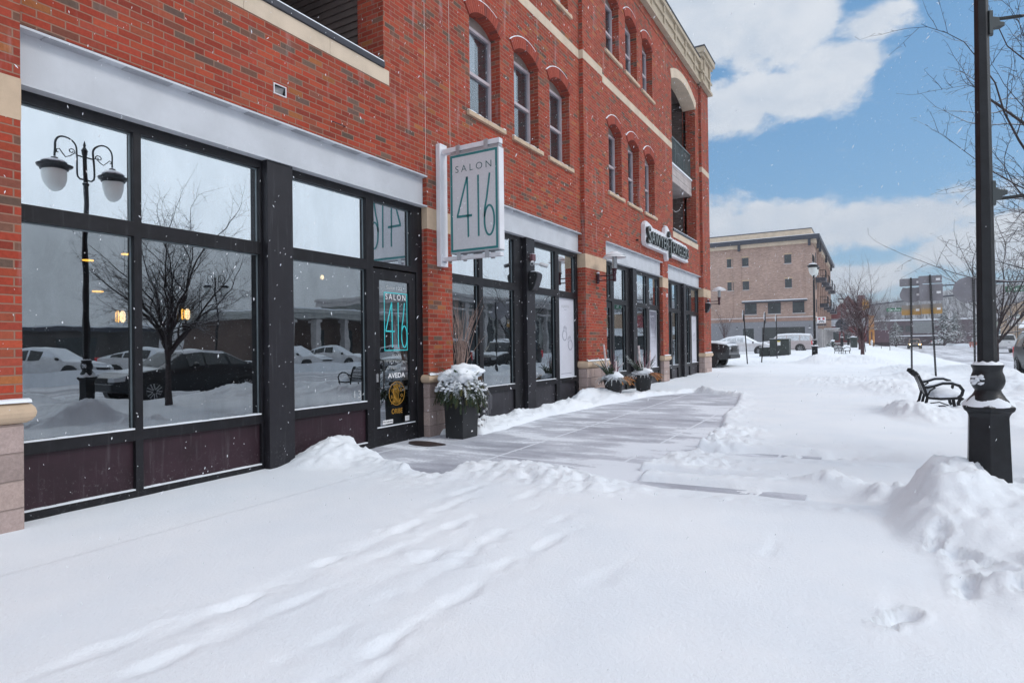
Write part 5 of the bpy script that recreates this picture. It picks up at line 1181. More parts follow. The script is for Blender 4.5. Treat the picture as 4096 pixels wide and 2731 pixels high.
# ------------------------------------------------------------------ utility boxes
def ubox(x, y, z, w_, d, h, label, note=False):
    T = thing('utility_box', label, 'utility box', (x, y, z)); bm = M['utility']
    MB().box(x-w_/2, x+w_/2, y, y+d, z-.2, z+h).build('cabinet', bm, T, bevel=.015)
    MB().box(x-w_/2-.02, x+w_/2+.02, y-.02, y+d+.02, z+h, z+h+.03).build('lid', bm, T); MB().box(x-w_/2, x+w_/2, y, y+d, z+h+.03, z+h+.06).build('snow_cap', M['snow'], T, bevel=.01)
    MB().box(x+w_*.02, x+w_*.03, y-.004, y, z, z+h-.05).build('door_seam', M['black_plain'], T)
    if note: MB().box(x-.14, x+.08, y-.008, y-.004, z+h-.40, z+h-.12).build('notice', M['white'], T); MB().box(x-.12, x+.06, y-.010, y-.008, z+h-.17, z+h-.10).build('warning_label', M['yellow'], T)
M['utility'] = mat('dark green cabinet', (.035,.045,.042), .6, var=.25, vs=5); M['yellow'] = mat('yellow sheet', (.65,.55,.03), .5)
ubox(.50, 43.4, .36, 1.18, 1.1, 1.22, 'dark green utility cabinet with a white notice standing in the snow', True)
ubox(-.52, 44.0, .40, .62, .7, .62, 'small low dark box left of the utility cabinet')

# ------------------------------------------------------------------ cars
def make_car(name, label, cat, kind, paint, group=None, snow=0, lights=False):
    T = thing(name, label, cat, (0, 0, 0), group)
    if kind == 'suv':
        S = [(-2.42,.50,.80,1.02,1.02,.84,.86,.80),(-2.38,.38,.78,1.08,1.30,.90,.92,.78),(-2.20,.32,.78,1.10,1.72,.93,.95,.70),(-1.9,.30,.78,1.10,1.80,.95,.97,.69),(-.6,.30,.78,1.09,1.84,.96,.975,.70),(.3,.30,.78,1.07,1.80,.96,.975,.70),(.65,.30,.77,1.06,1.62,.96,.97,.72),(1.15,.30,.76,1.05,1.06,.95,.96,.80),(1.9,.31,.75,1.00,1.00,.94,.94,.76),(2.30,.34,.70,.90,.90,.90,.88,.70),(2.45,.45,.66,.78,.78,.80,.80,.62)]
        side = [(2,3),(3,4),(4,5),(5,6)]; ws = (6,7); rw = (1,2); wx = (-1.48, 1.52); wr = .38; sn = [(2,3),(3,4),(4,5),(5,6),(7,8),(8,9)]
    elif kind == 'coupe':
        S = [(-2.40,.50,.78,1.05,1.05,.84,.86,.78),(-2.3,.38,.76,1.12,1.13,.90,.92,.76),(-1.75,.32,.76,1.10,1.22,.94,.95,.70),(-1.1,.30,.76,1.07,1.48,.95,.96,.66),(-.3,.30,.76,1.05,1.60,.95,.965,.64),(.25,.30,.76,1.03,1.56,.95,.965,.65),(1.15,.30,.75,1.0,1.03,.95,.95,.76),(1.8,.31,.73,.95,.96,.93,.93,.76),(2.25,.34,.68,.84,.84,.88,.86,.68),(2.42,.46,.62,.72,.72,.78,.76,.58)]
        side = [(2,3),(3,4),(4,5)]; ws = (5,6); rw = (1,2); wx = (-1.45, 1.48); wr = .36; sn = [(0,1),(1,2),(2,3),(3,4),(4,5),(5,6),(6,7),(7,8)]
    elif kind == 'long':
        S = [(-2.78,.55,.85,1.10,1.12,.88,.90,.84),(-2.74,.42,.82,1.14,1.45,.95,.96,.78),(-2.58,.36,.82,1.16,1.86,.98,.99,.73),(-1.6,.34,.82,1.16,1.93,.99,1.0,.73),(-.3,.34,.82,1.15,1.95,.99,1.0,.74),(.6,.34,.82,1.13,1.88,.99,1.0,.74),(1.35,.34,.80,1.10,1.14,.98,.98,.84),(2.2,.36,.78,1.06,1.07,.96,.96,.82),(2.65,.42,.74,.98,.98,.92,.90,.74),(2.78,.5,.70,.85,.85,.84,.84,.66)]
        side = [(2,3),(3,4),(4,5)]; ws = (5,6); rw = (1,2); wx = (-1.62, 1.70); wr = .41; sn = [(2,3),(3,4),(4,5),(6,7)]
    elif kind == 'pickup':
        S = [(-2.90,.58,.92,1.26,1.27,.94,.96,.93),(-2.86,.50,.90,1.27,1.28,.98,.99,.95),(-1.0,.42,.90,1.26,1.27,1.0,1.0,.95),(-.98,.42,.90,1.26,1.90,1.0,1.0,.76),(-.2,.40,.90,1.25,1.96,1.0,1.0,.76),(.6,.40,.90,1.24,1.90,1.0,1.0,.76),(1.25,.40,.88,1.22,1.26,1.0,1.0,.88),(2.3,.42,.86,1.20,1.22,.99,.99,.90),(2.80,.46,.84,1.12,1.16,.97,.97,.88),(2.90,.50,.80,1.02,1.06,.94,.94,.84)]
        side = [(3,4),(4,5)]; ws = (5,6); rw = (2,3); wx = (-1.85, 1.88); wr = .43; sn = [(3,4),(4,5),(6,7),(7,8)]
    elif kind == 'sedan':
        S = [(-2.35,.45,.70,.92,.93,.82,.84,.74),(-2.2,.34,.70,1.0,1.01,.88,.89,.74),(-1.55,.28,.70,.98,1.05,.90,.91,.68),(-.85,.28,.70,.95,1.38,.91,.92,.60),(-.1,.28,.70,.94,1.44,.91,.92,.60),(.45,.28,.70,.93,1.38,.91,.92,.61),(1.2,.28,.68,.90,.94,.90,.91,.72),(1.9,.30,.66,.82,.83,.87,.87,.68),(2.35,.42,.58,.64,.64,.76,.76,.58)]
        side = [(2,3),(3,4),(4,5)]; ws = (5,6); rw = (2,3); wx = (-1.35, 1.42); wr = .33; sn = [(0,1),(1,2),(3,4),(4,5),(6,7)]
    rs = []
    for (x, zb, zm, zl, zt, wb, wm, wt) in S:
        zt = max(zt, zl+.01); zs = zl+(zt-zl)*.85; wsd = wm-.02+(wt-wm+.02)*.80
        rs.append([(x, -wb*.93, zb), (x, -wm, zm-.12), (x, -wm-.005, zm+.06), (x, -wm+.02, zl), (x, -wsd, zs), (x, -wt*.93, zt), (x, 0, zt+.025), (x, wt*.93, zt), (x, wsd, zs), (x, wm-.02, zl), (x, wm+.005, zm+.06), (x, wm, zm-.12), (x, wb*.93, zb)])
    bd = MB().rings(rs).build('body', paint, T, smooth=True)
    g = MB()
    def lerp(a, b, t): return tuple(a[i]+(b[i]-a[i])*t for i in range(3))
    gl = [MB() for _ in range(4)]
    gs = MB()
    for (i, j) in side:
        for (k0, k1, sg) in ((3, 4, -1), (9, 8, 1)):
            a, b, c, d = rs[i][k0], rs[j][k0], rs[j][k1], rs[i][k1]
            if d[2]-a[2] < .12: d = lerp(d, a, 0)
            q = [lerp(lerp(a, b, .05), lerp(d, c, .05), .10), lerp(lerp(a, b, .95), lerp(d, c, .95), .10), lerp(lerp(a, b, .95), lerp(d, c, .95), .93), lerp(lerp(a, b, .05), lerp(d, c, .05), .93)]
            gs.quad(*[(p[0], p[1]+sg*.010, p[2]+.003) for p in q])
    snowy = snow > .8
    gs.build('side_window', M['frost'] if snowy else M['carglass'], T, recalc=False)
    for nm, (i, j) in (('windscreen', ws), ('rear_window', rw)):
        q = MB()
        for (k0, k1) in ((5, 6), (6, 7)):
            a, b, c, d = rs[i][k0], rs[j][k0], rs[j][k1], rs[i][k1]
            dx = .012 if nm == 'windscreen' else -.012
            q.quad(*[(p[0]+dx, p[1]*.93, p[2]+.012) for p in (lerp(a, b, .1), lerp(a, b, .9), lerp(d, c, .9), lerp(d, c, .1))])
        q.build(nm, M['frost'] if snow > .5 else M['carglass'], T, recalc=False)
    hw = max(s_[6] for s_ in S)
    for x in wx:
        for sg in (-1, 1):
            yo = sg*(hw-.005)
            MB().tube([(x, yo-sg*.25, wr+.02), (x, yo+sg*.012, wr+.02)], wr+.07, 28).build('wheel_arch', M['blackp'], T)
            def wl(prof, seg=28):
                return MB().rings([[(x+r*math.cos(2*math.pi*k/seg), yo+sg*o, wr+r*math.sin(2*math.pi*k/seg)) for k in range(seg)] for r, o in prof])
            wh = wl([(wr*.7,-.2),(wr*.96,-.19),(wr,-.15),(wr,.0),(wr*.96,.025),(wr*.66,.03)]).build('wheel', M['tyre'], T, smooth=True)
            rm = wl([(wr*.66,.02),(wr*.62,.032),(wr*.60,.012),(.05,.0)])
            for k in range(6):
                a = k*math.pi/3+.3; ca, sa = math.cos(a), math.sin(a)
                for s2 in (-.025, .025): rm.tube([(x+.05*ca-s2*sa, yo+sg*.025, wr+.05*sa+s2*ca), (x+wr*.62*ca-s2*1.6*sa, yo+sg*.028, wr+wr*.62*sa+s2*1.6*ca)], .018, 5)
            rm.build('rim', M['rim'], wh, smooth=True)
    L0, L1 = S[0][0], S[-1][0]; zl = S[-2][3]; zr = S[1][3]
    for sg in (-1, 1):
        wf = S[-2][6]; MB().rings([[(L1-.26, sg*(wf-.0), zl-.20), (L1-.26, sg*(wf+.012), zl-.04), (L1-.0, sg*(wf-.10), zl-.10), (L1-.0, sg*(wf-.10), zl-.2)], [(L1-.26, sg*(wf-.3), zl-.20), (L1-.26, sg*(wf-.3), zl-.05), (L1+.012, sg*(wf-.34), zl-.10), (L1+.012, sg*(wf-.34), zl-.2)]]).build('headlight', M['headlit'] if lights else M['lens'], T)
        tall = kind in ('long', 'pickup', 'suv')
        MB().box(L0-.015, L0+.10, min(sg*(S[1][6]-.16), sg*(S[1][6]+.012)), max(sg*(S[1][6]-.16), sg*(S[1][6]+.012)), zr-(.36 if tall else .18), zr+(.0 if kind == 'pickup' else .06)).build('tail_light', M['tail'], T, bevel=.02)
        MB().blob((S[-4][0]-.15 if kind != 'pickup' else 1.0, sg*(hw+.10), S[-4][3]+.08), (.07, .12, .08), 2, .1, 2).build('mirror', M['blackp'], T, smooth='all')
    gr = MB().box(L1-.05, L1+.02, -.50, .50, zl-.34, zl-.10)
    gr.build('grille', M['black_plain'], T, bevel=.01)
    if kind in ('pickup', 'suv'):
        q = MB()
        for k in range(4): q.box(L1+.02, L1+.035, -.46, .46, zl-.32+k*.06, zl-.295+k*.06)
        q.build('grille_bars', M['chrome'] if kind == 'suv' else M['blackp'], T)
    MB().box(L1-.10, L1+.06, -S[-1][6]*.98, S[-1][6]*.98, S[-1][1]-.02, S[-1][1]+.16).build('front_bumper', M['blackp'] if kind in ('pickup', 'suv') else paint, T, bevel=.03)
    MB().box(L0-.10 if kind == 'pickup' else L0-.04, L0+.15, -S[0][6], S[0][6], S[0][1]-.06, S[0][1]+.12).build('rear_bumper', M['chrome_dull'] if kind == 'pickup' else paint, T, bevel=.03)
    MB().box(L0-.106 if kind == 'pickup' else L0-.02, L0-.02 if kind != 'pickup' else L0-.10, -.16, .16, S[0][1]-.02 if kind == 'pickup' else zr-.35, S[0][1]+.09 if kind == 'pickup' else zr-.24).build('number_plate', M['white'], T)
    if kind == 'pickup': MB().box(L0-.012, L0-.004, -.10, .10, 1.10, 1.16).build('tailgate_handle', M['blackp'], T); MB().box(-.986, -.975, -.62, .62, 1.36, 1.80).build('rear_cab_window', M['carglass'], T); MB().box(-2.84, -1.02, -.9, .9, .9, 1.262).build('bed_cover', paint, T)
    if snow:
        rr = random.Random(4); q = MB()
        for n_, (i, j) in enumerate(sn):
            if n_ and sn[n_-1][1] != i: q.build('snow_cover', M['snow'], T, smooth='all', recalc=False); q = MB()
            a, b = rs[i], rs[j]; n = 4; m_ = max(2, int(abs(b[0][0]-a[0][0])/.25)); grid = []
            for u in range(m_+1):
                row = []
                for k in range(4, 9):
                    p = lerp(a[k], b[k], u/m_); e = .02 if k in (4, 8) else .055; row.append((p[0], p[1]*(1.0), p[2]+e*snow*(.8+.4*rr.random())))
                grid.append(row)
            for u in range(m_):
                for v in range(4): q.quad(grid[u][v], grid[u+1][v], grid[u+1][v+1], grid[u][v+1])
        q.build('snow_cover', M['snow'], T, smooth='all', recalc=False)
    return T
M['frost'] = mat('snow crusted glass', (.55,.58,.62), .6, var=.25, vs=6)
M['lens'] = mat('clear lamp lens', (.5,.52,.55), .15, var=0)
M['headlit'] = glow('lit headlamp', (1, .60, .20), 30)
M['chrome_dull'] = mat('dull chrome', (.40,.40,.42), .4, .5)
def paint(n, c, r=.3, snow=.0, lo=.5, m_=0.2): return mat(n, c, r, m_, var=.08, vs=5, coat=.4, snow=snow, snow_lo=lo, obj=True)
P_black = paint('black car paint', (.018,.020,.024), snow=.9, lo=.62); P_dark = mat('dark blue grey car paint', (.016,.019,.024), .42, .1, var=.15, vs=5, snow=.5, snow_lo=.8, obj=True)
P_white = paint('white car paint', (.62,.62,.64), snow=1, lo=.4); P_silver = paint('champagne silver paint', (.46,.40,.40), snow=1, lo=.6, m_=.3); P_amber = paint('dark tan car paint', (.16,.09,.06))
def place(c, x, y, z, rz): c.location = (x, y, z); c.rotation_euler = (0, 0, rz); return c
place(make_car('parked_pickup_truck', 'black pickup truck with snowy bonnet poking out behind the brick end pier', 'truck', 'pickup', P_black, snow=1), -2.72, 30.0, .18, R(-3))
place(make_car('parked_car', 'white sloping roof car buried in snow behind the thin posts', 'car', 'coupe', P_white, snow=1), -3.55, 53.5, .32, 0)
place(make_car('parked_wagon', 'champagne silver long estate with a red tail lamp beside the utility cabinet', 'car', 'long', P_silver, snow=1), -2.35, 71.5, .30, R(180))
pk = place(make_car('pickup_truck', 'white pickup truck driving away, right of the nearest lamp post', 'truck', 'pickup', paint('clean white paint', (.66,.66,.67)), snow=.3), 18.0, 83, -.05, R(90))
oc = place(make_car('oncoming_car', 'oncoming car with both headlamps glowing amber on the snowy road', 'car', 'suv', P_amber, lights=True), 12.3, 128, -.05, R(-90))
for sg in (-1, 1): MB().tube([(2.30, sg*.66, .80), (2.52, sg*.66, .80)], .17, 14).build('headlight', M['headlit'], oc)
SV = place(make_car('parked_suv', 'dark snow dusted sport utility car parked at the kerb, cut by the right picture edge', 'car', 'suv', P_dark, 'dark cars parked along the kerb', snow=.25), 11.62, 29.3, -.05, R(-90))
SD = place(make_car('parked_sedan', 'dark sedan parked at the kerb, mirrored in the wide salon window', 'car', 'sedan', P_dark, 'dark cars parked along the kerb', snow=.15), 11.45, 10.5, -.05, R(-90))
dup(SV, (12.0, 22.5, -.05), R(-90), 'dark sport utility car mirrored behind the twigs in the second shop window', 'dark cars parked along the kerb')
WC = place(make_car('lot_car', 'white snow covered car across the road, mirrored in the left salon window', 'car', 'coupe', P_white, 'snowy cars parked across the road', snow=.5), 26.5, 13.2, -.1, R(150))
for i, (x, y, rz, lb) in enumerate([(26.0,17.6,150,'second white snowy car across the road, mirrored behind the lamp post'),(27.4,27.6,160,'white snowy car across the road, mirrored left of the salon door'),(27.6,31.4,158,'white snowy car across the road nearest the columned building'),(27.4,38,178,'white snowy car across the road in front of the columns'),(27.4,46,176,'white snowy car across the road past the columns')]): dup(WC, (x, y, -.1), R(rz), lb, 'snowy cars parked across the road')
dup(WC, (22.0, 205, .0), R(60), 'small snow covered car far off by the road bend', 'snowy cars parked across the road')
dup(WC, (27.5, 165, .1), R(80), 'snowy car far off beside the blue grey shelter', 'snowy cars parked across the road')

# ------------------------------------------------------------------ trees
def make_tree(name, label, cat, loc, H, spread, seed, trunk_h, r0, mt, levels=4, lean=(0, 0), group=None, first=7, up=.55, twig=1.0, droop=0.0, rmin=.0028):
    rnd = random.Random(seed); T = thing(name, label, cat, loc, group)
    tr = MB(); cr = MB()
    def branch(p, d, L, r, lev):
        n = 5 if lev < 2 else 4; pts = [p]; rad = [r]; q = p; dd = d
        for i in range(n):
            dd = (dd+Vector((rnd.gauss(0, .14), rnd.gauss(0, .14), rnd.gauss(0, .11)+.05*up-droop*.06*lev))).normalized(); q = q+dd*L/n; pts.append(q); rad.append(r*(1-(i+1)/n*.60))
        cr.tube(pts, rad, 6 if lev < 1 else (4 if lev < 3 else 3), cap=False)
        for _ in (0,):
            for i in range(1, n+1):      # little spurs
                if rnd.random() < .8:
                    o = Vector((rnd.gauss(0, 1), rnd.gauss(0, 1), rnd.gauss(.2, .6))).normalized(); cr.tube([pts[i], pts[i]+o*rnd.uniform(.03, .08)*twig], [min(rad[i], .006), .002], 3, cap=False)
        if lev >= levels: return
        branch(pts[-1], dd, L*.62, max(rad[-1], rmin), lev+1)
        k = [6, 6, 5, 4, 3][lev]
        for i in range(k):
            t = .22+.78*(i+rnd.random()*.6)/k; j = min(int(t*n), n-1); b = pts[j].lerp(pts[j+1], t*n-j)
            tg = (pts[j+1]-pts[j]).normalized(); o = tg.orthogonal().normalized(); o.rotate(__import__('mathutils').Quaternion(tg, rnd.uniform(0, 6.283)))
            nd = (tg*rnd.uniform(.45, 1.0)+o*rnd.uniform(.5, .9)+Vector((0, 0, up*.35))).normalized()
            branch(b, nd, L*rnd.uniform(.42, .66)*(1-.25*t), max(r*(1-t*.6)*.56, rmin), lev+1)
    P0 = Vector(loc); tp = [P0+Vector((0, 0, -.4)), P0+Vector((lean[0]*.3, lean[1]*.3, trunk_h*.5)), P0+Vector((lean[0], lean[1], trunk_h))]
    tr.tube([tp[0], P0, tp[1], tp[2]], [r0*1.35, r0*1.15, r0, r0*.9], 12)
    tr.build('trunk', mt, T, smooth=True)
    for i in range(first):
        a = 2*math.pi*i/first+rnd.uniform(-.3, .3); k = rnd.uniform(.35, 1.0)
        d = Vector((math.cos(a)*spread*k, math.sin(a)*spread*k, (H-trunk_h)*rnd.uniform(.55, .95))); L = d.length
        branch(tp[2]-Vector((0, 0, rnd.uniform(0, .25)*trunk_h*.5)), d.normalized(), L, r0*rnd.uniform(.45, .62), 1)
    branch(tp[2], Vector((rnd.uniform(-.1,.1), rnd.uniform(-.1,.1), 1)), (H-trunk_h)*.9, r0*.6, 1)
    cr.build('crown', mt, T, smooth='all', recalc=False)
    return T
make_tree('bare_tree', 'bare street tree whose dark branches reach in from the right past the lamp post', 'tree', (8.13, 8.1, .0), 3.5, 1.40, 7, 1.40, .075, M['bark'], 4, up=.10, first=11)
make_tree('bare_tree', 'fine branched bare tree directly behind the nearest lamp post', 'tree', (9.45, 26.6, .0), 4.0, 1.6, 19, 1.3, .07, M['bark'], 3, up=.35, first=8)
make_tree('bare_tree', 'reddish bare crab tree with snow tufts standing before the red gabled building', 'tree', (5.35, 34.6, .42), 3.1, .66, 23, .95, .085, M['bark_red'], 4, up=.6, first=8, rmin=.0030)
make_tree('bare_tree', 'second slim bare tree just behind the crab tree', 'tree', (4.9, 58, .6), 4.0, 1.3, 29, 1.2, .08, M['bark_red'], 3, up=.5)
make_tree('bare_tree', 'small bare tree against the tan building wall left of the dark doorway', 'tree', (-9.6, 77.0, .3), 4.0, .7, 37, 1.0, .05, M['bark_red'], 3, up=1.0)

# ------------------------------------------------------------------ tan apartment building beyond the parking yard
M['tan'] = brick_mat('tan brick', [(.42,.295,.245),(.40,.28,.235),(.44,.31,.26)], [(.37,.26,.215)], (.44,.33,.29), bh=.09, bw=.27)
M['greyblock'] = mat('grey painted block', (.25,.255,.28), .85, var=.05, bump=.1, bs=8)
M['sill'] = mat('pale sill', (.52,.50,.50), .8)
M['tanstone'] = mat('tan lintel', (.50,.37,.25), .8)
M['darkmetal'] = mat('slate metal cornice', (.05,.055,.075), .5, .2)
YB = 79.4
TB = thing('apartment_building', 'tan brick four storey apartment block with dark cornice beyond the parked cars', 'building', (-10, 95, 0))
MB().box(-40, .0, YB, 112, 4.0, 13.9).build('wall', M['tan'], TB)
MB().box(-40.02, .03, YB-.03, 112, -.2, 3.9).build('ground_floor', M['greyblock'], TB)
MB().box(-40, .06, YB-.08, 112, 3.9, 4.35).build('belt_course', M['belt'] if 'belt' in M else M.setdefault('belt', mat('rose belt course', (.34,.22,.18), .85)), TB)
MB().box(-40, .12, YB-.14, 112, 4.35, 4.41).build('snow_cap', M['snow'], TB)
for x0, x1 in ((-8.15, -8.02), (-1.0, -.9), (-9.2, -9.05)): MB().box(x0, x1, YB-.06, YB, 4.35, 12.9).build('pilaster_strip', M['tan'], TB)
MB().box(-40, .35, YB-.35, 112.3, 13.02, 13.45).build('frieze', M['cream'], TB)
c = MB().box(-40, .75, YB-.75, 112.6, 13.45, 13.95); 
for x in (-8.2, -.35): c.box(x-.15, x+.15, YB-.6, YB-.3, 12.7, 13.45)
for y in (80.6, 84, 96, 108): c.box(.3, .6, y-.15, y+.15, 12.5, 13.45)
c.build('cornice', M['darkmetal'], TB); MB().box(-40, .74, YB-.74, 112.5, 13.955, 14.0).build('snow_cap', M['snow'], TB)
MB().box(-40, -.15, YB+.1, 111.8, 13.9, 14.75).build('parapet', M['cream'], TB); MB().box(-40, -.1, YB+.05, 111.9, 14.75, 14.85).build('coping', M['darkmetal'], TB)
def bwin(x0, x1, z0, z1, trim=True):
    f = MB().prism([rect(x0, x1, z0, z1), rect(x0+.07, x1-.07, z0+.07, z1-.07)], lambda u, v, w_: (u, YB-w_, v), -.02, .03).build('window', M['darkmetal'], TB)
    MB().box(x0+.05, x1-.05, YB-.012, YB-.006, z0+.05, z1-.05).build('pane', M['carglass_dull'], f)
    MB().box(x0-.04, x1+.04, YB-.09, YB, z0-.10, z0-.01).build('window_sill', M['sill'], f)
    if trim: MB().box(x0-.08, x1+.08, YB-.05, YB, z1+.01, z1+.16).build('window_head', M['tanstone'], f)
    return f
M['carglass_dull'] = mat('distant window glass', (.045,.055,.06), .25, var=.3, vs=1.2)
for x0, x1 in ((-9.74,-9.02), (-7.92,-7.18), (-3.10,-2.35), (-14,-13.2)):
    bwin(x0, x1, 10.83, 11.88); bwin(x0+.03, x1+.03, 7.92, 8.97)
for x0, x1 in ((-7.70,-6.31), (-5.02,-3.58), (-2.28,-.92)): bwin(x0, x1, 4.85, 6.2, False)
aw = MB().box(-7.95, -.68, YB-.55, YB, 6.24, 6.40).build('awning', M['darkmetal'], TB); MB().box(-7.95, -.68, YB-.55, YB, 6.405, 6.50).build('snow_cap', M['snow'], aw)
MB().box(-7.94, -6.68, YB-.05, YB-.02, .2, 3.1).build('doorway', M['carglass_dull'], TB); MB().box(-5.73, -.98, YB-.055, YB-.025, .2, 3.18).build('garage_door', M['garage'] if 'garage' in M else M.setdefault('garage', mat('dark garage front', (.04,.045,.047), .5, var=.3, vs=.6)), TB)
for x in (-8.6, -.45): q = MB().tube([(x, YB, 3.2), (x, YB-.3, 3.35), (x, YB-.3, 3.1)], .03, 5).lathe([(.03,.12),(.2,.0)], (x, YB-.3, 2.95), 10).build('wall_light', M['darkmetal'], TB); MB().lathe([(.19,.03),(.05,.12)], (x, YB-.3, 2.97), 10, cap=False).build('snow_cap', M['snow'], q)
# its street side: windows and little balconies
yy = 82.5; k = 0
while yy < 109:
    for zf in (5.0, 7.8, 10.7):
        w_ = MB().box(.0, .05, yy, yy+1.1, zf, zf+1.6).build('window', M['darkmetal'], TB); MB().box(.05, .055, yy+.1, yy+1.0, zf+.1, zf+1.5).build('pane', M['carglass_dull'], w_)
    if k % 3 != 0 or True:
        for zf in (5.75, 8.7):
            if (k+int(zf)) % 2 == 0:
                b_ = MB().box(.05, 1.15, yy-.5, yy+1.7, zf, zf+.45).build('balcony', M['darkmetal'], TB); r_ = MB().box(1.08, 1.13, yy-.5, yy+1.7, zf+1.28, zf+1.35)
                for j in range(9): r_.box(1.09, 1.12, yy-.5+j*.27, yy-.47+j*.27, zf+.45, zf+1.3)
                r_.box(.05, 1.1, yy-.5, yy-.46, zf+1.28, zf+1.35)
                for j in range(5): r_.box(.1+j*.24, .13+j*.24, yy-.5, yy-.46, zf+.45, zf+1.3)
                r_.build('railing', M['black_plain'], b_)
    MB().box(.0, .25, yy+2.2, yy+2.7, 0, 12.8).build('pilaster_strip', M['tan'], TB)
    MB().box(.03, .5, yy+2.15, yy+2.75, -.1, 3.0).build('colonnade_pier', M['sill'], TB)
    yy += 3.6; k += 1
a_ = MB().box(.1, 2.0, 95, 112, 3.0, 3.12).build('canopy', M['sill'], TB); MB().box(.1, 2.0, 95, 112, 3.13, 3.26).build('snow_cap', M['snow'], a_)
T = thing('moustache_sign', 'white square sign with two red discs over a black moustache at the tan building corner', 'sign', (.9, 80, 4))
MB().box(.35, 1.25, 78.9, 79.0, 3.55, 4.25).build('board', M['white'], T)
for x in (.58, 1.02): MB().tube([(x, 78.89, 4.04), (x, 78.87, 4.04)], .13, 16).build('red_disc', M['red'] if 'red' in M else M.setdefault('red', mat('sign red', (.45,.04,.07), .5)), T)
q = MB(); stroke(q, [(.53,3.66), (.63,3.74), (.72,3.77), (.80,3.72), (.88,3.77), (.97,3.74), (1.07,3.66)], .09, lambda u, v, h: (u, 78.89-h, v), .01); q.build('moustache', M['black_plain'], T)
MB().box(.28, 1.3, 78.9, 79.02, 3.28, 3.44).build('name_bar', M['darkmetal'], T)
T = thing('round_sign', 'dark round hanging sign beyond the moustache sign', 'sign', (2.4, 96, 3.9)); MB().tube([(2.3, 96, 3.65), (2.3, 96.1, 3.65)], .85, 24).build('disc', M['darkmetal'], T); MB().box(.0, 2.3, 96.02, 96.08, 4.4, 4.5).build('bracket', M['darkmetal'], T)

# ------------------------------------------------------------------ red gabled building
M['redbrick_far'] = mat('far red brick', (.15,.032,.035), .9, var=.12, vs=1.5)
GB = thing('gabled_building', 'dark red brick building with pointed gable and chimney behind the bare crab tree', 'building', (4, 140, 0))
Yg = 138
MB().prism([[(-3.2,-.2),(5.0,-.2),(5.0,6.6),(1.9,10.1),(-1.3,6.4),(-1.5,4.4),(-3.2,4.2)]], lambda u, v, w_: (u, Yg+w_, v), 0, 22).build('wall', M['redbrick_far'], GB)
MB().prism([[(-1.7,6.0),(1.9,10.1),(5.5,6.1),(5.5,6.45),(1.9,10.5),(-1.7,6.35)]], lambda u, v, w_: (u, Yg+w_, v), -.3, 22).build('roof', M['redroof'] if 'redroof' in M else M.setdefault('redroof', mat('red roof edge', (.16,.045,.04), .8)), GB)
MB().box(-1.4, 5.05, Yg-.3, Yg-.02, 4.4, 5.9).build('metal_band', mat('pale metal band', (.42,.43,.47), .6, var=.2, vs=1.5), GB)
MB().box(3.4, 5.0, Yg+.6, Yg+2.6, 5.5, 9.7).box(3.6, 4.8, Yg+.8, Yg+2.4, 9.7, 10.5).build('chimney', M['redbrick_far'], GB); MB().box(5.0, 8.8, Yg+2, Yg+14, -.2, 3.5).build('wing', mat('plum wing', (.13,.08,.10), .9), GB)
MB().box(-3.2, 5.05, Yg-.5, Yg-.0, .9, 1.15).build('ledge', M['sill'], GB)
for x in (-.9, 1.2, 3.3): MB().box(x, x+1.1, Yg-.06, Yg-.02, 1.6, 3.4).build('window', M['carglass_dull'], GB)
OR = thing('orange_post', 'tall amber orange post with a rounded top between the bare tree and the plum wing', 'post', (5.8, 92, 0))
MB().tube([(5.62, 92, -.2), (5.62, 92, 4.5)], .13, 10).tube([(6.0, 92, -.2), (6.0, 92, 4.5)], .13, 10).box(5.5, 6.13, 91.9, 92.1, 2.6, 4.7).build('post_body', mat('amber orange paint', (.52,.25,.08), .7, var=.2, vs=2), OR)
MB().blob((5.8, 91.7, 1.2), (.16,.16,.35), 2, .1, 2).build('figure_panel', M['white'], OR, smooth='all')
# ------------------------------------------------------------------ traffic mast arms
M['signgreen'] = mat('street sign green', (.01,.16,.07), .5); M['signal'] = mat('signal yellow', (.55,.28,.03), .6, var=.1)
def mast(x0, x1, y, z0, z1, polex, sig, label, sx, txt, sw=2.05):
    T = thing('traffic_mast', label, 'traffic signal', (polex, y, 0))
    MB().tube([(polex, y, -.3), (polex, y, max(z0, z1)+.3)], [.16, .11], 10).build('pole', M['darkmetal'], T)
    MB().tube([(x0, y, z0), (x1, y, z1)], [.05, .10] if abs(x1-polex) < abs(x0-polex) else [.10, .05], 8).build('mast_arm', M['darkmetal'], T)
    if sig is not None:
        s = MB().box(sig-.20, sig+.20, y-.35, y-.1, z0-.55, z0+.75)
        for k in range(3): s.tube([(sig, y-.35, z0+.55-k*.42), (sig, y-.58, z0+.53-k*.42)], .17, 10)
        s.box(sig+.2, sig+.5, y-.3, y-.1, z0-.35, z0+.6); s.build('signal_head', M['signal'], T, bevel=.02)
    S = thing('street_name_sign', label.replace('traffic mast', 'green street name sign on the mast'), 'street sign', (sx, y-.2, 5))
    return T, S
T, S = mast(5.25, 16.5, 86, 5.75, 6.75, 16.6, 5.05, 'dark traffic mast arm with a yellow signal head above the bare crab tree', 8.4, 'Caroline St')
S['label'] = 'green Caroline street name sign partly behind the amber sign back'
def sname(S, x0, x1, y, z0, z1, txt):
    MB().box(x0, x1, y, y+.05, z0, z1).build('sign_panel', M['signgreen'], S)
    text_mb(txt, lambda u, v, h: (x0+.12+u, y-.004-h, z0+(z1-z0)*.2+v), (x1-x0)-.24, (z1-z0)*.58, .004, 1.1, offset=.02).build('lettering', M['white'], S, recalc=False)
sname(S, 7.39, 9.28, 85.8, 4.90, 5.30, '/Caroline St')
T, S = mast(9.5, 24.0, 60, 5.8, 6.0, 24.2, None, 'dark traffic mast arm crossing behind the big round sign back and lamp post', 16.6, 'Caroline St')
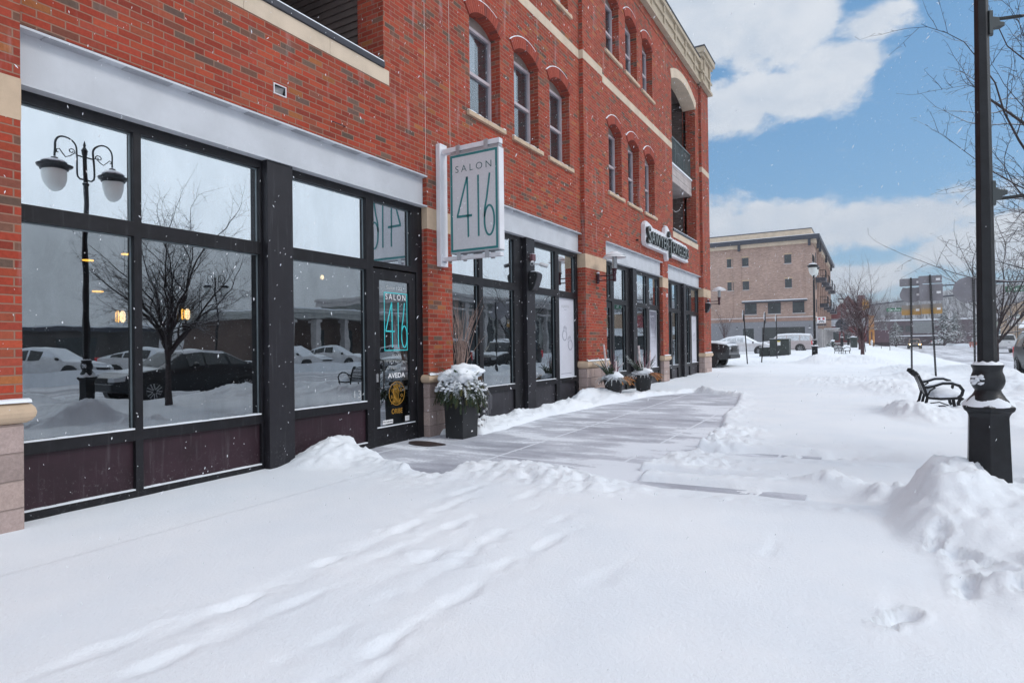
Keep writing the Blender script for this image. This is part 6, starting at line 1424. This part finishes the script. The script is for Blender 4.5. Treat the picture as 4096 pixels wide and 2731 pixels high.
S['label'] = 'green street name sign at the right picture edge among branches'; S.location = (16.6, 59.8, 5)
sname(S, 14.72, 17.1, 59.8, 5.05, 5.50, 'Caroline St')

# ------------------------------------------------------------------ right side of the street, far
RB = thing('corner_shop', 'tan and red shop block with snowy awnings at the right edge behind the white pickup', 'building', (30, 118, 0))
MB().box(26.0, 60, 112, 140, -.2, 7.2).build('wall', mat('tan shop wall', (.42,.31,.22), .85, var=.35, vs=.5), RB)
for i, (x0, x1, c_) in enumerate(((26.05,27.6,(.50,.35,.16)),(27.7,29.4,(.45,.22,.16)),(29.6,31.0,(.55,.42,.32)),(31.2,33.0,(.42,.08,.09)),(33.1,37,(.50,.35,.25)))): MB().box(x0, x1, 111.9, 112, 4.4, 6.8).build('facade_panel', mat('facade panel', c_, .8, var=.15), RB)
MB().box(25.8, 60, 111.7, 112.1, 7.2, 7.5).build('snow_cap', M['snow'], RB)
for x0, x1 in ((23.6, 28.0), (28.3, 33.6), (33.9, 40)):
    MB().add([(x0, 109.6, 3.1), (x1, 109.6, 3.1), (x1+.4, 112, 4.5), (x0+1.2, 112, 4.5), (x0, 109.6, 2.95), (x1, 109.6, 2.95), (x1+.4, 112, 4.35), (x0+1.2, 112, 4.35)], [(0,1,2,3),(4,7,6,5),(0,4,5,1),(1,5,6,2),(2,6,7,3),(3,7,4,0)]).build('awning', M['snow'], RB)
MB().box(26.05, 40, 111.85, 111.95, .2, 2.9).build('shop_window', M['carglass_dull'], RB)
DB = thing('long_low_building', 'long maroon flat building with snowy roof far down the road behind the sign posts', 'building', (12, 205, 0))
MB().box(-1, 30, 205, 230, -.3, 7.0).build('wall', mat('maroon far wall', (.11,.075,.09), .9, var=.15, vs=.4), DB); MB().box(-1, 30, 204.7, 230, 7.0, 7.35).build('roof_snow', M['snow'], DB)
MB().box(16, 21, 204.9, 205, 3.4, 6.8).build('pale_bay', mat('pale bay', (.24,.25,.26), .9), DB); MB().box(9, 23, 204, 205, 2.55, 2.85).build('canopy_snow', M['snow'], DB)
for x in (5, 12.5, 14.2, 22.6, 25): MB().box(x, x+1.2, 204.93, 205, 3.8, 5.6).build('window', M['carglass_dull'], DB)
BH = thing('bus_shelter', 'blue grey shelter building at the roadside behind the yellow sign', 'shelter', (28, 160, 0)); MB().box(25.6, 29.6, 158, 162, -.1, 3.3).build('shelter_body', mat('blue grey panel', (.16,.21,.24), .6, var=.2, vs=1), BH); MB().box(25.4, 29.8, 157.8, 162.2, 3.3, 3.5).build('roof_snow', M['snow'], BH)
def road_sign(x, y, z, shape, mt, label, w_=.9, extra=None, txt=None):
    T = thing('road_sign', label, 'road sign', (x, y, 0)); MB().tube([(x, y, -.2), (x, y, z+w_*.5)], .04, 6).build('post', M['darkmetal'], T)
    if shape == 'd': pl = [(x+w_*.6*math.cos(a), z+w_*.6*math.sin(a)) for a in (0, math.pi/2, math.pi, 3*math.pi/2)]
    else: pl = [(x-w_*.6, z-w_*.3), (x+w_*.6, z-w_*.3), (x+w_*.6, z+w_*.3), (x-w_*.6, z+w_*.3)] if shape == 'h' else [(x-w_*.5, z-w_*.55), (x+w_*.5, z-w_*.55), (x+w_*.5, z+w_*.55), (x-w_*.5, z+w_*.55)]
    MB().prism([pl], lambda u, v, h: (u, y-.05-h, v), 0, .02).build('sign_plate', mt, T)
    if extra: MB().box(x-.3, x+.3, y-.07, y-.05, z-1.15, z-.75).build('lower_plate', mt, T)
    return T
M['fluo'] = mat('fluorescent yellow green', (.62,.70,.02), .5); 
t = road_sign(23.1, 131, 3.6, 'd', M['fluo'], 'yellow green diamond warning sign beside the road', 1.15, True); MB().box(22.9, 23.3, 130.91, 130.92, 3.35, 3.85).build('symbol', M['black_plain'], t)
t = road_sign(25.3, 140, 4.2, 'h', mat('pale green sign', (.50,.58,.54), .6), 'pale rectangular sign just above the blue grey shelter', 1.5)
t = road_sign(25.2, 122, 4.3, 's', M['white'], 'white square sign with a faint red mark beside the distant lamp', 1.5); q = MB(); stroke(q, [(24.85,4.9), (25.2,4.4), (25.5,4.9)], .09, lambda u, v, h: (u, 121.92-h, v), .01); q.build('symbol', M['red'], t)
t = thing('snow_fence', 'low orange red barrier in the snow beside the blue grey shelter', 'barrier', (24, 150, 0)); q = MB()
for i in range(8): q.box(22.6+i*.45, 22.85+i*.45, 150, 150.1, -.1, .95)
q.box(22.5, 26.2, 150.1, 150.15, .3, .5).box(22.5, 26.2, 150.1, 150.15, .7, .9).build('barrier_panel', mat('faded orange red', (.50,.20,.16), .8), t)
hy = thing('fire_hydrant', 'snow capped hydrant by the base of a street lamp near the gabled building', 'hydrant', (2.7, 63, .45)); MB().lathe([(.15,0),(.15,.06),(.11,.08),(.11,.5),(.14,.52),(.12,.62),(.03,.70)], (2.7, 63, .75), 14).tube([(2.5, 63, 1.15), (2.9, 63, 1.15)], .06, 8).build('hydrant_body', M['utility'], hy, smooth=True); MB().blob((2.7, 63, 1.46), (.17,.17,.1), 3).build('snow_cap', M['snow'], hy, smooth='all')
bn = thing('litter_bin', 'dark snow capped litter bin behind the bare crab tree', 'litter bin', (4.4, 62, .4)); MB().lathe([(.26,-.1),(.28,.1),(.29,.9),(.31,.92),(.31,1.0),(.2,1.05)], (4.4, 62, .70), 18).build('bin_body', M['utility'], bn, smooth=True); MB().blob((4.4, 62, 1.77), (.28,.28,.09), 3).build('snow_cap', M['snow'], bn, smooth='all')
for (x, y, lb) in ((3.7, 104, 'dark clipped shrub mound below the gabled building'), (1.5, 84, 'small snowy shrub by the colonnade of the tan building')):
    t = thing('shrub', lb, 'shrub', (x, y, .4)); q = MB(); rr = random.Random(int(y))
    for i in range(420):
        a, e, r_ = rr.uniform(0, 6.28), rr.uniform(0, 1.5), rr.uniform(.4, .85); p = Vector((x+r_*math.cos(a)*math.cos(e), y+r_*math.sin(a)*math.cos(e), .4+r_*1.1*math.sin(e))); s_ = Vector((rr.gauss(0,1), rr.gauss(0,1), rr.gauss(0,1))).normalized()*.09; u_ = s_.orthogonal().normalized()*.05; q.add([p-s_, p+u_, p+s_, p-u_], [(0,1,2,3)])
    q.build('foliage', M['needle'], t, recalc=False); MB().tube([(x, y, .1), (x, y, .9)], .04, 6).build('stem', M['bark'], t)
# conifers and far bare trees
def conifer(x, y, z, H, r, seed, label):
    T = thing('conifer', label, 'tree', (x, y, z), 'snow dusted conifers along the far road'); rr = random.Random(seed); q = MB()
    for i in range(900):
        t = rr.random()**.8; R_ = r*(1-t)**.8*rr.uniform(.3, 1.05)*(1+.25*math.sin(t*25)); a = rr.uniform(0, 6.283); p = Vector((x+R_*math.cos(a), y+R_*math.sin(a), z+.5+t*(H-.5)))
        d = Vector((math.cos(a), math.sin(a), -.35))*rr.uniform(.25, .5)*H/7; s_ = Vector((-math.sin(a), math.cos(a), rr.uniform(-.3,.3)))*.14*H/7; q.add([p-d*.5, p+s_, p+d, p-s_], [(0,1,2,3)])
    q.build('crown', M['needle_far'], T, recalc=False); MB().tube([(x, y, z-.3), (x, y, z+H*.9)], [.18, .03], 7).build('trunk', M['bark'], T)
M['needle_far'] = mat('far conifer needles', (.06,.075,.06), .9, var=.4, vs=1, snow=.7, snow_lo=.6)
for i, (x, y, H, r) in enumerate([(10.2,150,5.2,2.4),(8.6,158,4.4,1.9),(21.8,190,9.5,3.4),(24.8,196,8.6,3.0),(28.5,185,8,3.2),(6.4,165,5,2)]): conifer(x, y, .1, H, r, 50+i, ['low spreading conifer left of the oncoming car','smaller conifer beside the low spreading one','tall dark conifer between the two sign posts, left one','tall dark conifer between the two sign posts, right one','dark conifer right of the leaning sign post','small conifer near the distant left lamp'][i])
ft = make_tree('far_tree', 'tall faint bare tree far down the road behind the Caroline sign', 'tree', (8.5, 190, 0), 13, 3.6, 61, 3, .22, M['bark_far'] if 'bark_far' in M else M.setdefault('bark_far', mat('far grey bark', (.13,.12,.13), .9)), 2, up=.9, group='faint bare trees far along the road', twig=4)
for i, (x, y, s_, lb) in enumerate([(32,175,1.0,'faint bare tree behind the blue grey shelter'),(37,200,1.2,'faint bare tree far right behind the lamp post'),(30,240,1.2,'faint bare tree above the far bend of the road'),(41,150,.9,'faint bare tree beside the tan corner shop'),(16,245,1.1,'faint bare tree above the long maroon building'),(44,60,.6,'bare tree across the road, mirrored in the shop windows'),(30,-12,.8,'bare tree across the road, mirrored at the far left')]): dup(ft, (x, y, 0), i*1.3, lb, 'faint bare trees far along the road', (s_,)*3)
# wooded hillside: a far mass of bare stems on rising ground
def hillside():
    mb = MB(); xs = list(range(-420, 900, 20)); ys = [260, 300, 350, 420, 520, 700]; rr = random.Random(2)
    hz = lambda x, y: (-.5 if y == 260 else (y-260)/440*(22+34*(1/(1+math.exp(-(x-40)/60)))+5*math.sin(x*.02)+rr.uniform(-.6,.6)))
    Z = [[hz(x, y) for x in xs] for y in ys]
    for j in range(len(ys)-1):
        for i in range(len(xs)-1): mb.quad((xs[i], ys[j], Z[j][i]), (xs[i+1], ys[j], Z[j][i+1]), (xs[i+1], ys[j+1], Z[j+1][i+1]), (xs[i], ys[j+1], Z[j+1][i]))
    tag(mb.build('hill', M['hill'] if 'hill' in M else M.setdefault('hill', mat('snowy wooded ground', (.30,.30,.33), .9, var=.3, vs=.05)), smooth='all'), kind='structure')
    q = MB()
    for k in range(5200):
        x = rr.uniform(-150, 420); y = rr.uniform(262, 640); f_ = (y-260)/440*(22+34*(1/(1+math.exp(-(x-40)/60)))); h = rr.uniform(6, 13); a = rr.uniform(0, 3.14); w_ = rr.uniform(1.2, 2.6)
        for m_ in range(5):
            b_ = Vector((x, y, f_+h*rr.uniform(.1, .5))); d = Vector((math.cos(a+m_)*w_, math.sin(a+m_)*w_, h*rr.uniform(.3, .6))); s_ = Vector((.10, 0, 0)); q.add([b_-s_, b_+s_, b_+d], [(0, 1, 2)])
        b_ = Vector((x, y, f_-1)); q.add([b_-Vector((.16,0,0)), b_+Vector((.16,0,0)), b_+Vector((0, 0, h))], [(0,1,2)])
    tag(q.build('far_woods', M['bark_far'], recalc=False), 'hazy grey wooded hillside of bare trees behind the whole street', 'woodland', kind='stuff')
hillside()

# ------------------------------------------------------------------ across the road: what the shop windows mirror
CB = thing('columned_building', 'low brown building with pale columns across the road, mirrored in the glass', 'building', (36, 38, 0))
MB().box(33, 46, 31, 50, -.1, 4.0).build('wall', mat('brown mirrored wall', (.11,.075,.065), .9, var=.15, vs=.8), CB)
MB().box(31.2, 46, 30.4, 49, 3.75, 4.15).box(30.9, 46, 30.1, 49.3, 4.15, 4.40).build('cornice', mat('grey white cornice', (.42,.43,.42), .8), CB)
MB().box(30.9, 46, 30.1, 49.3, 4.41, 4.50).build('roof_snow', M['snow'], CB)
for y in (30.9, 33.4, 36.4, 39.4, 42.4, 45.4, 48.4): MB().box(31.5, 32.0, y-.24, y+.24, -.1, 3.75).box(31.4, 32.1, y-.32, y+.32, 3.4, 3.6).build('column', M['sill'], CB)
for y in (34.9, 37.9, 40.9, 43.9, 46.9): MB().box(32.95, 33, y-.45, y+.45, .6, 2.9).build('window', M['carglass_dull'], CB)
CV = thing('civic_building', 'taller pale building with corniced columns and arched windows, mirrored in the second shop', 'building', (36, 60, 0))
M['palecivic'] = mat('pale civic stone', (.30,.31,.30), .85, var=.12, vs=.6)
MB().box(32.4, 50, 50, 82, -.1, 6.6).build('wall', M['palecivic'], CV)
MB().box(31.4, 50, 49.4, 82.5, 6.2, 6.7).box(31.0, 50, 49.1, 82.8, 6.7, 7.0).box(31.6, 50, 49.8, 82, 5.3, 5.5).build('cornice', M['sill'], CV)
for y in (50.6, 54.2, 58, 61.8, 65.6, 69.4, 73.2, 77, 81): MB().box(31.7, 32.3, y-.3, y+.3, -.1, 6.2).box(31.6, 32.4, y-.4, y+.4, 5.7, 5.95).build('column', M['sill'], CV)
for y in (52.4, 56.1, 59.9, 63.7, 67.5, 71.3, 75.1, 79): MB().prism([arch_hole(y-.7, y+.7, .8, 4.0, .68)], yz, 32.33, 32.39).build('window', M['carglass_dull'], CV)
LB = thing('flat_roofed_store', 'long flat roofed store across the road, mirrored in the left salon window', 'building', (66, 10, 0))
MB().box(62, 80, -40, 38, -.1, 3.3).build('wall', mat('dark store wall', (.075,.068,.068), .9, var=.3, vs=.4), LB); MB().box(61.2, 80, -40.5, 38.5, 3.3, 3.65).build('fascia', M['darkmetal'], LB); MB().box(61.3, 80, -40.4, 38.4, 3.66, 3.76).build('roof_snow', M['snow'], LB)
MB().box(61.1, 61.2, 19.5, 22.5, 1.9, 2.9).build('store_sign', M['fluo'], LB)
MB().box(58.5, 62, 33, 38, 3.9, 4.1).build('canopy_snow', M['snow'], LB)
for y in (-30, -18, -6, 4, 12, 28): MB().box(61.9, 62, y, y+3.5, .4, 2.6).build('window', M['carglass_dull'], LB)

# ------------------------------------------------------------------ falling snow
def flakes():
    rr = random.Random(99); q = MB(); n = 0
    wd = Vector((-.55, .25, -1)).normalized()
    while n < 13000:
        p = Vector((rr.uniform(.1, 9.5), rr.uniform(.2, 18), rr.uniform(.15, 7.5))); v = p-CAM; z = v.dot(FW)
        if z < .9: continue
        d = (wd+Vector((rr.gauss(0, .35), rr.gauss(0, .35), rr.gauss(0, .2)))).normalized(); s_ = d.orthogonal().normalized(); t_ = d.cross(s_)
        r_ = rr.uniform(.0013, .0030)*min(1.0, .45+z*.14); L = r_*rr.uniform(1.5, 5)
        q.add([p-d*L, p+s_*r_, p+t_*r_, p-s_*r_, p-t_*r_, p+d*L], [(0,1,2),(0,2,3),(0,3,4),(0,4,1),(5,2,1),(5,3,2),(5,4,3),(5,1,4)]); n += 1
    tag(q.build('falling_snow', M['flake'], recalc=False), 'small snowflakes drifting down in front of the shops', 'snowfall', kind='stuff')
M['flake'] = mat('snowflake', (.85,.87,.92), .6, var=0)
flakes()

# ------------------------------------------------------------------ snowy air
def haze():
    mt = bpy.data.materials.new('snowy air'); mt.use_nodes = True; nt = mt.node_tree; nt.nodes.clear()
    out = nt.nodes.new('ShaderNodeOutputMaterial'); v = nt.nodes.new('ShaderNodeVolumePrincipled'); v.inputs['Color'].default_value = (.92,.95,1,1); v.inputs['Density'].default_value = HAZE; v.inputs['Anisotropy'].default_value = .3
    nt.links.new(v.outputs[0], out.inputs['Volume'])
    o = MB().box(-1000, 1000, -700, 1600, -3, 80).build('haze', mt); tag(o, 'pale snowy air over the whole street', 'haze', kind='stuff')
HAZE = .0008
haze()
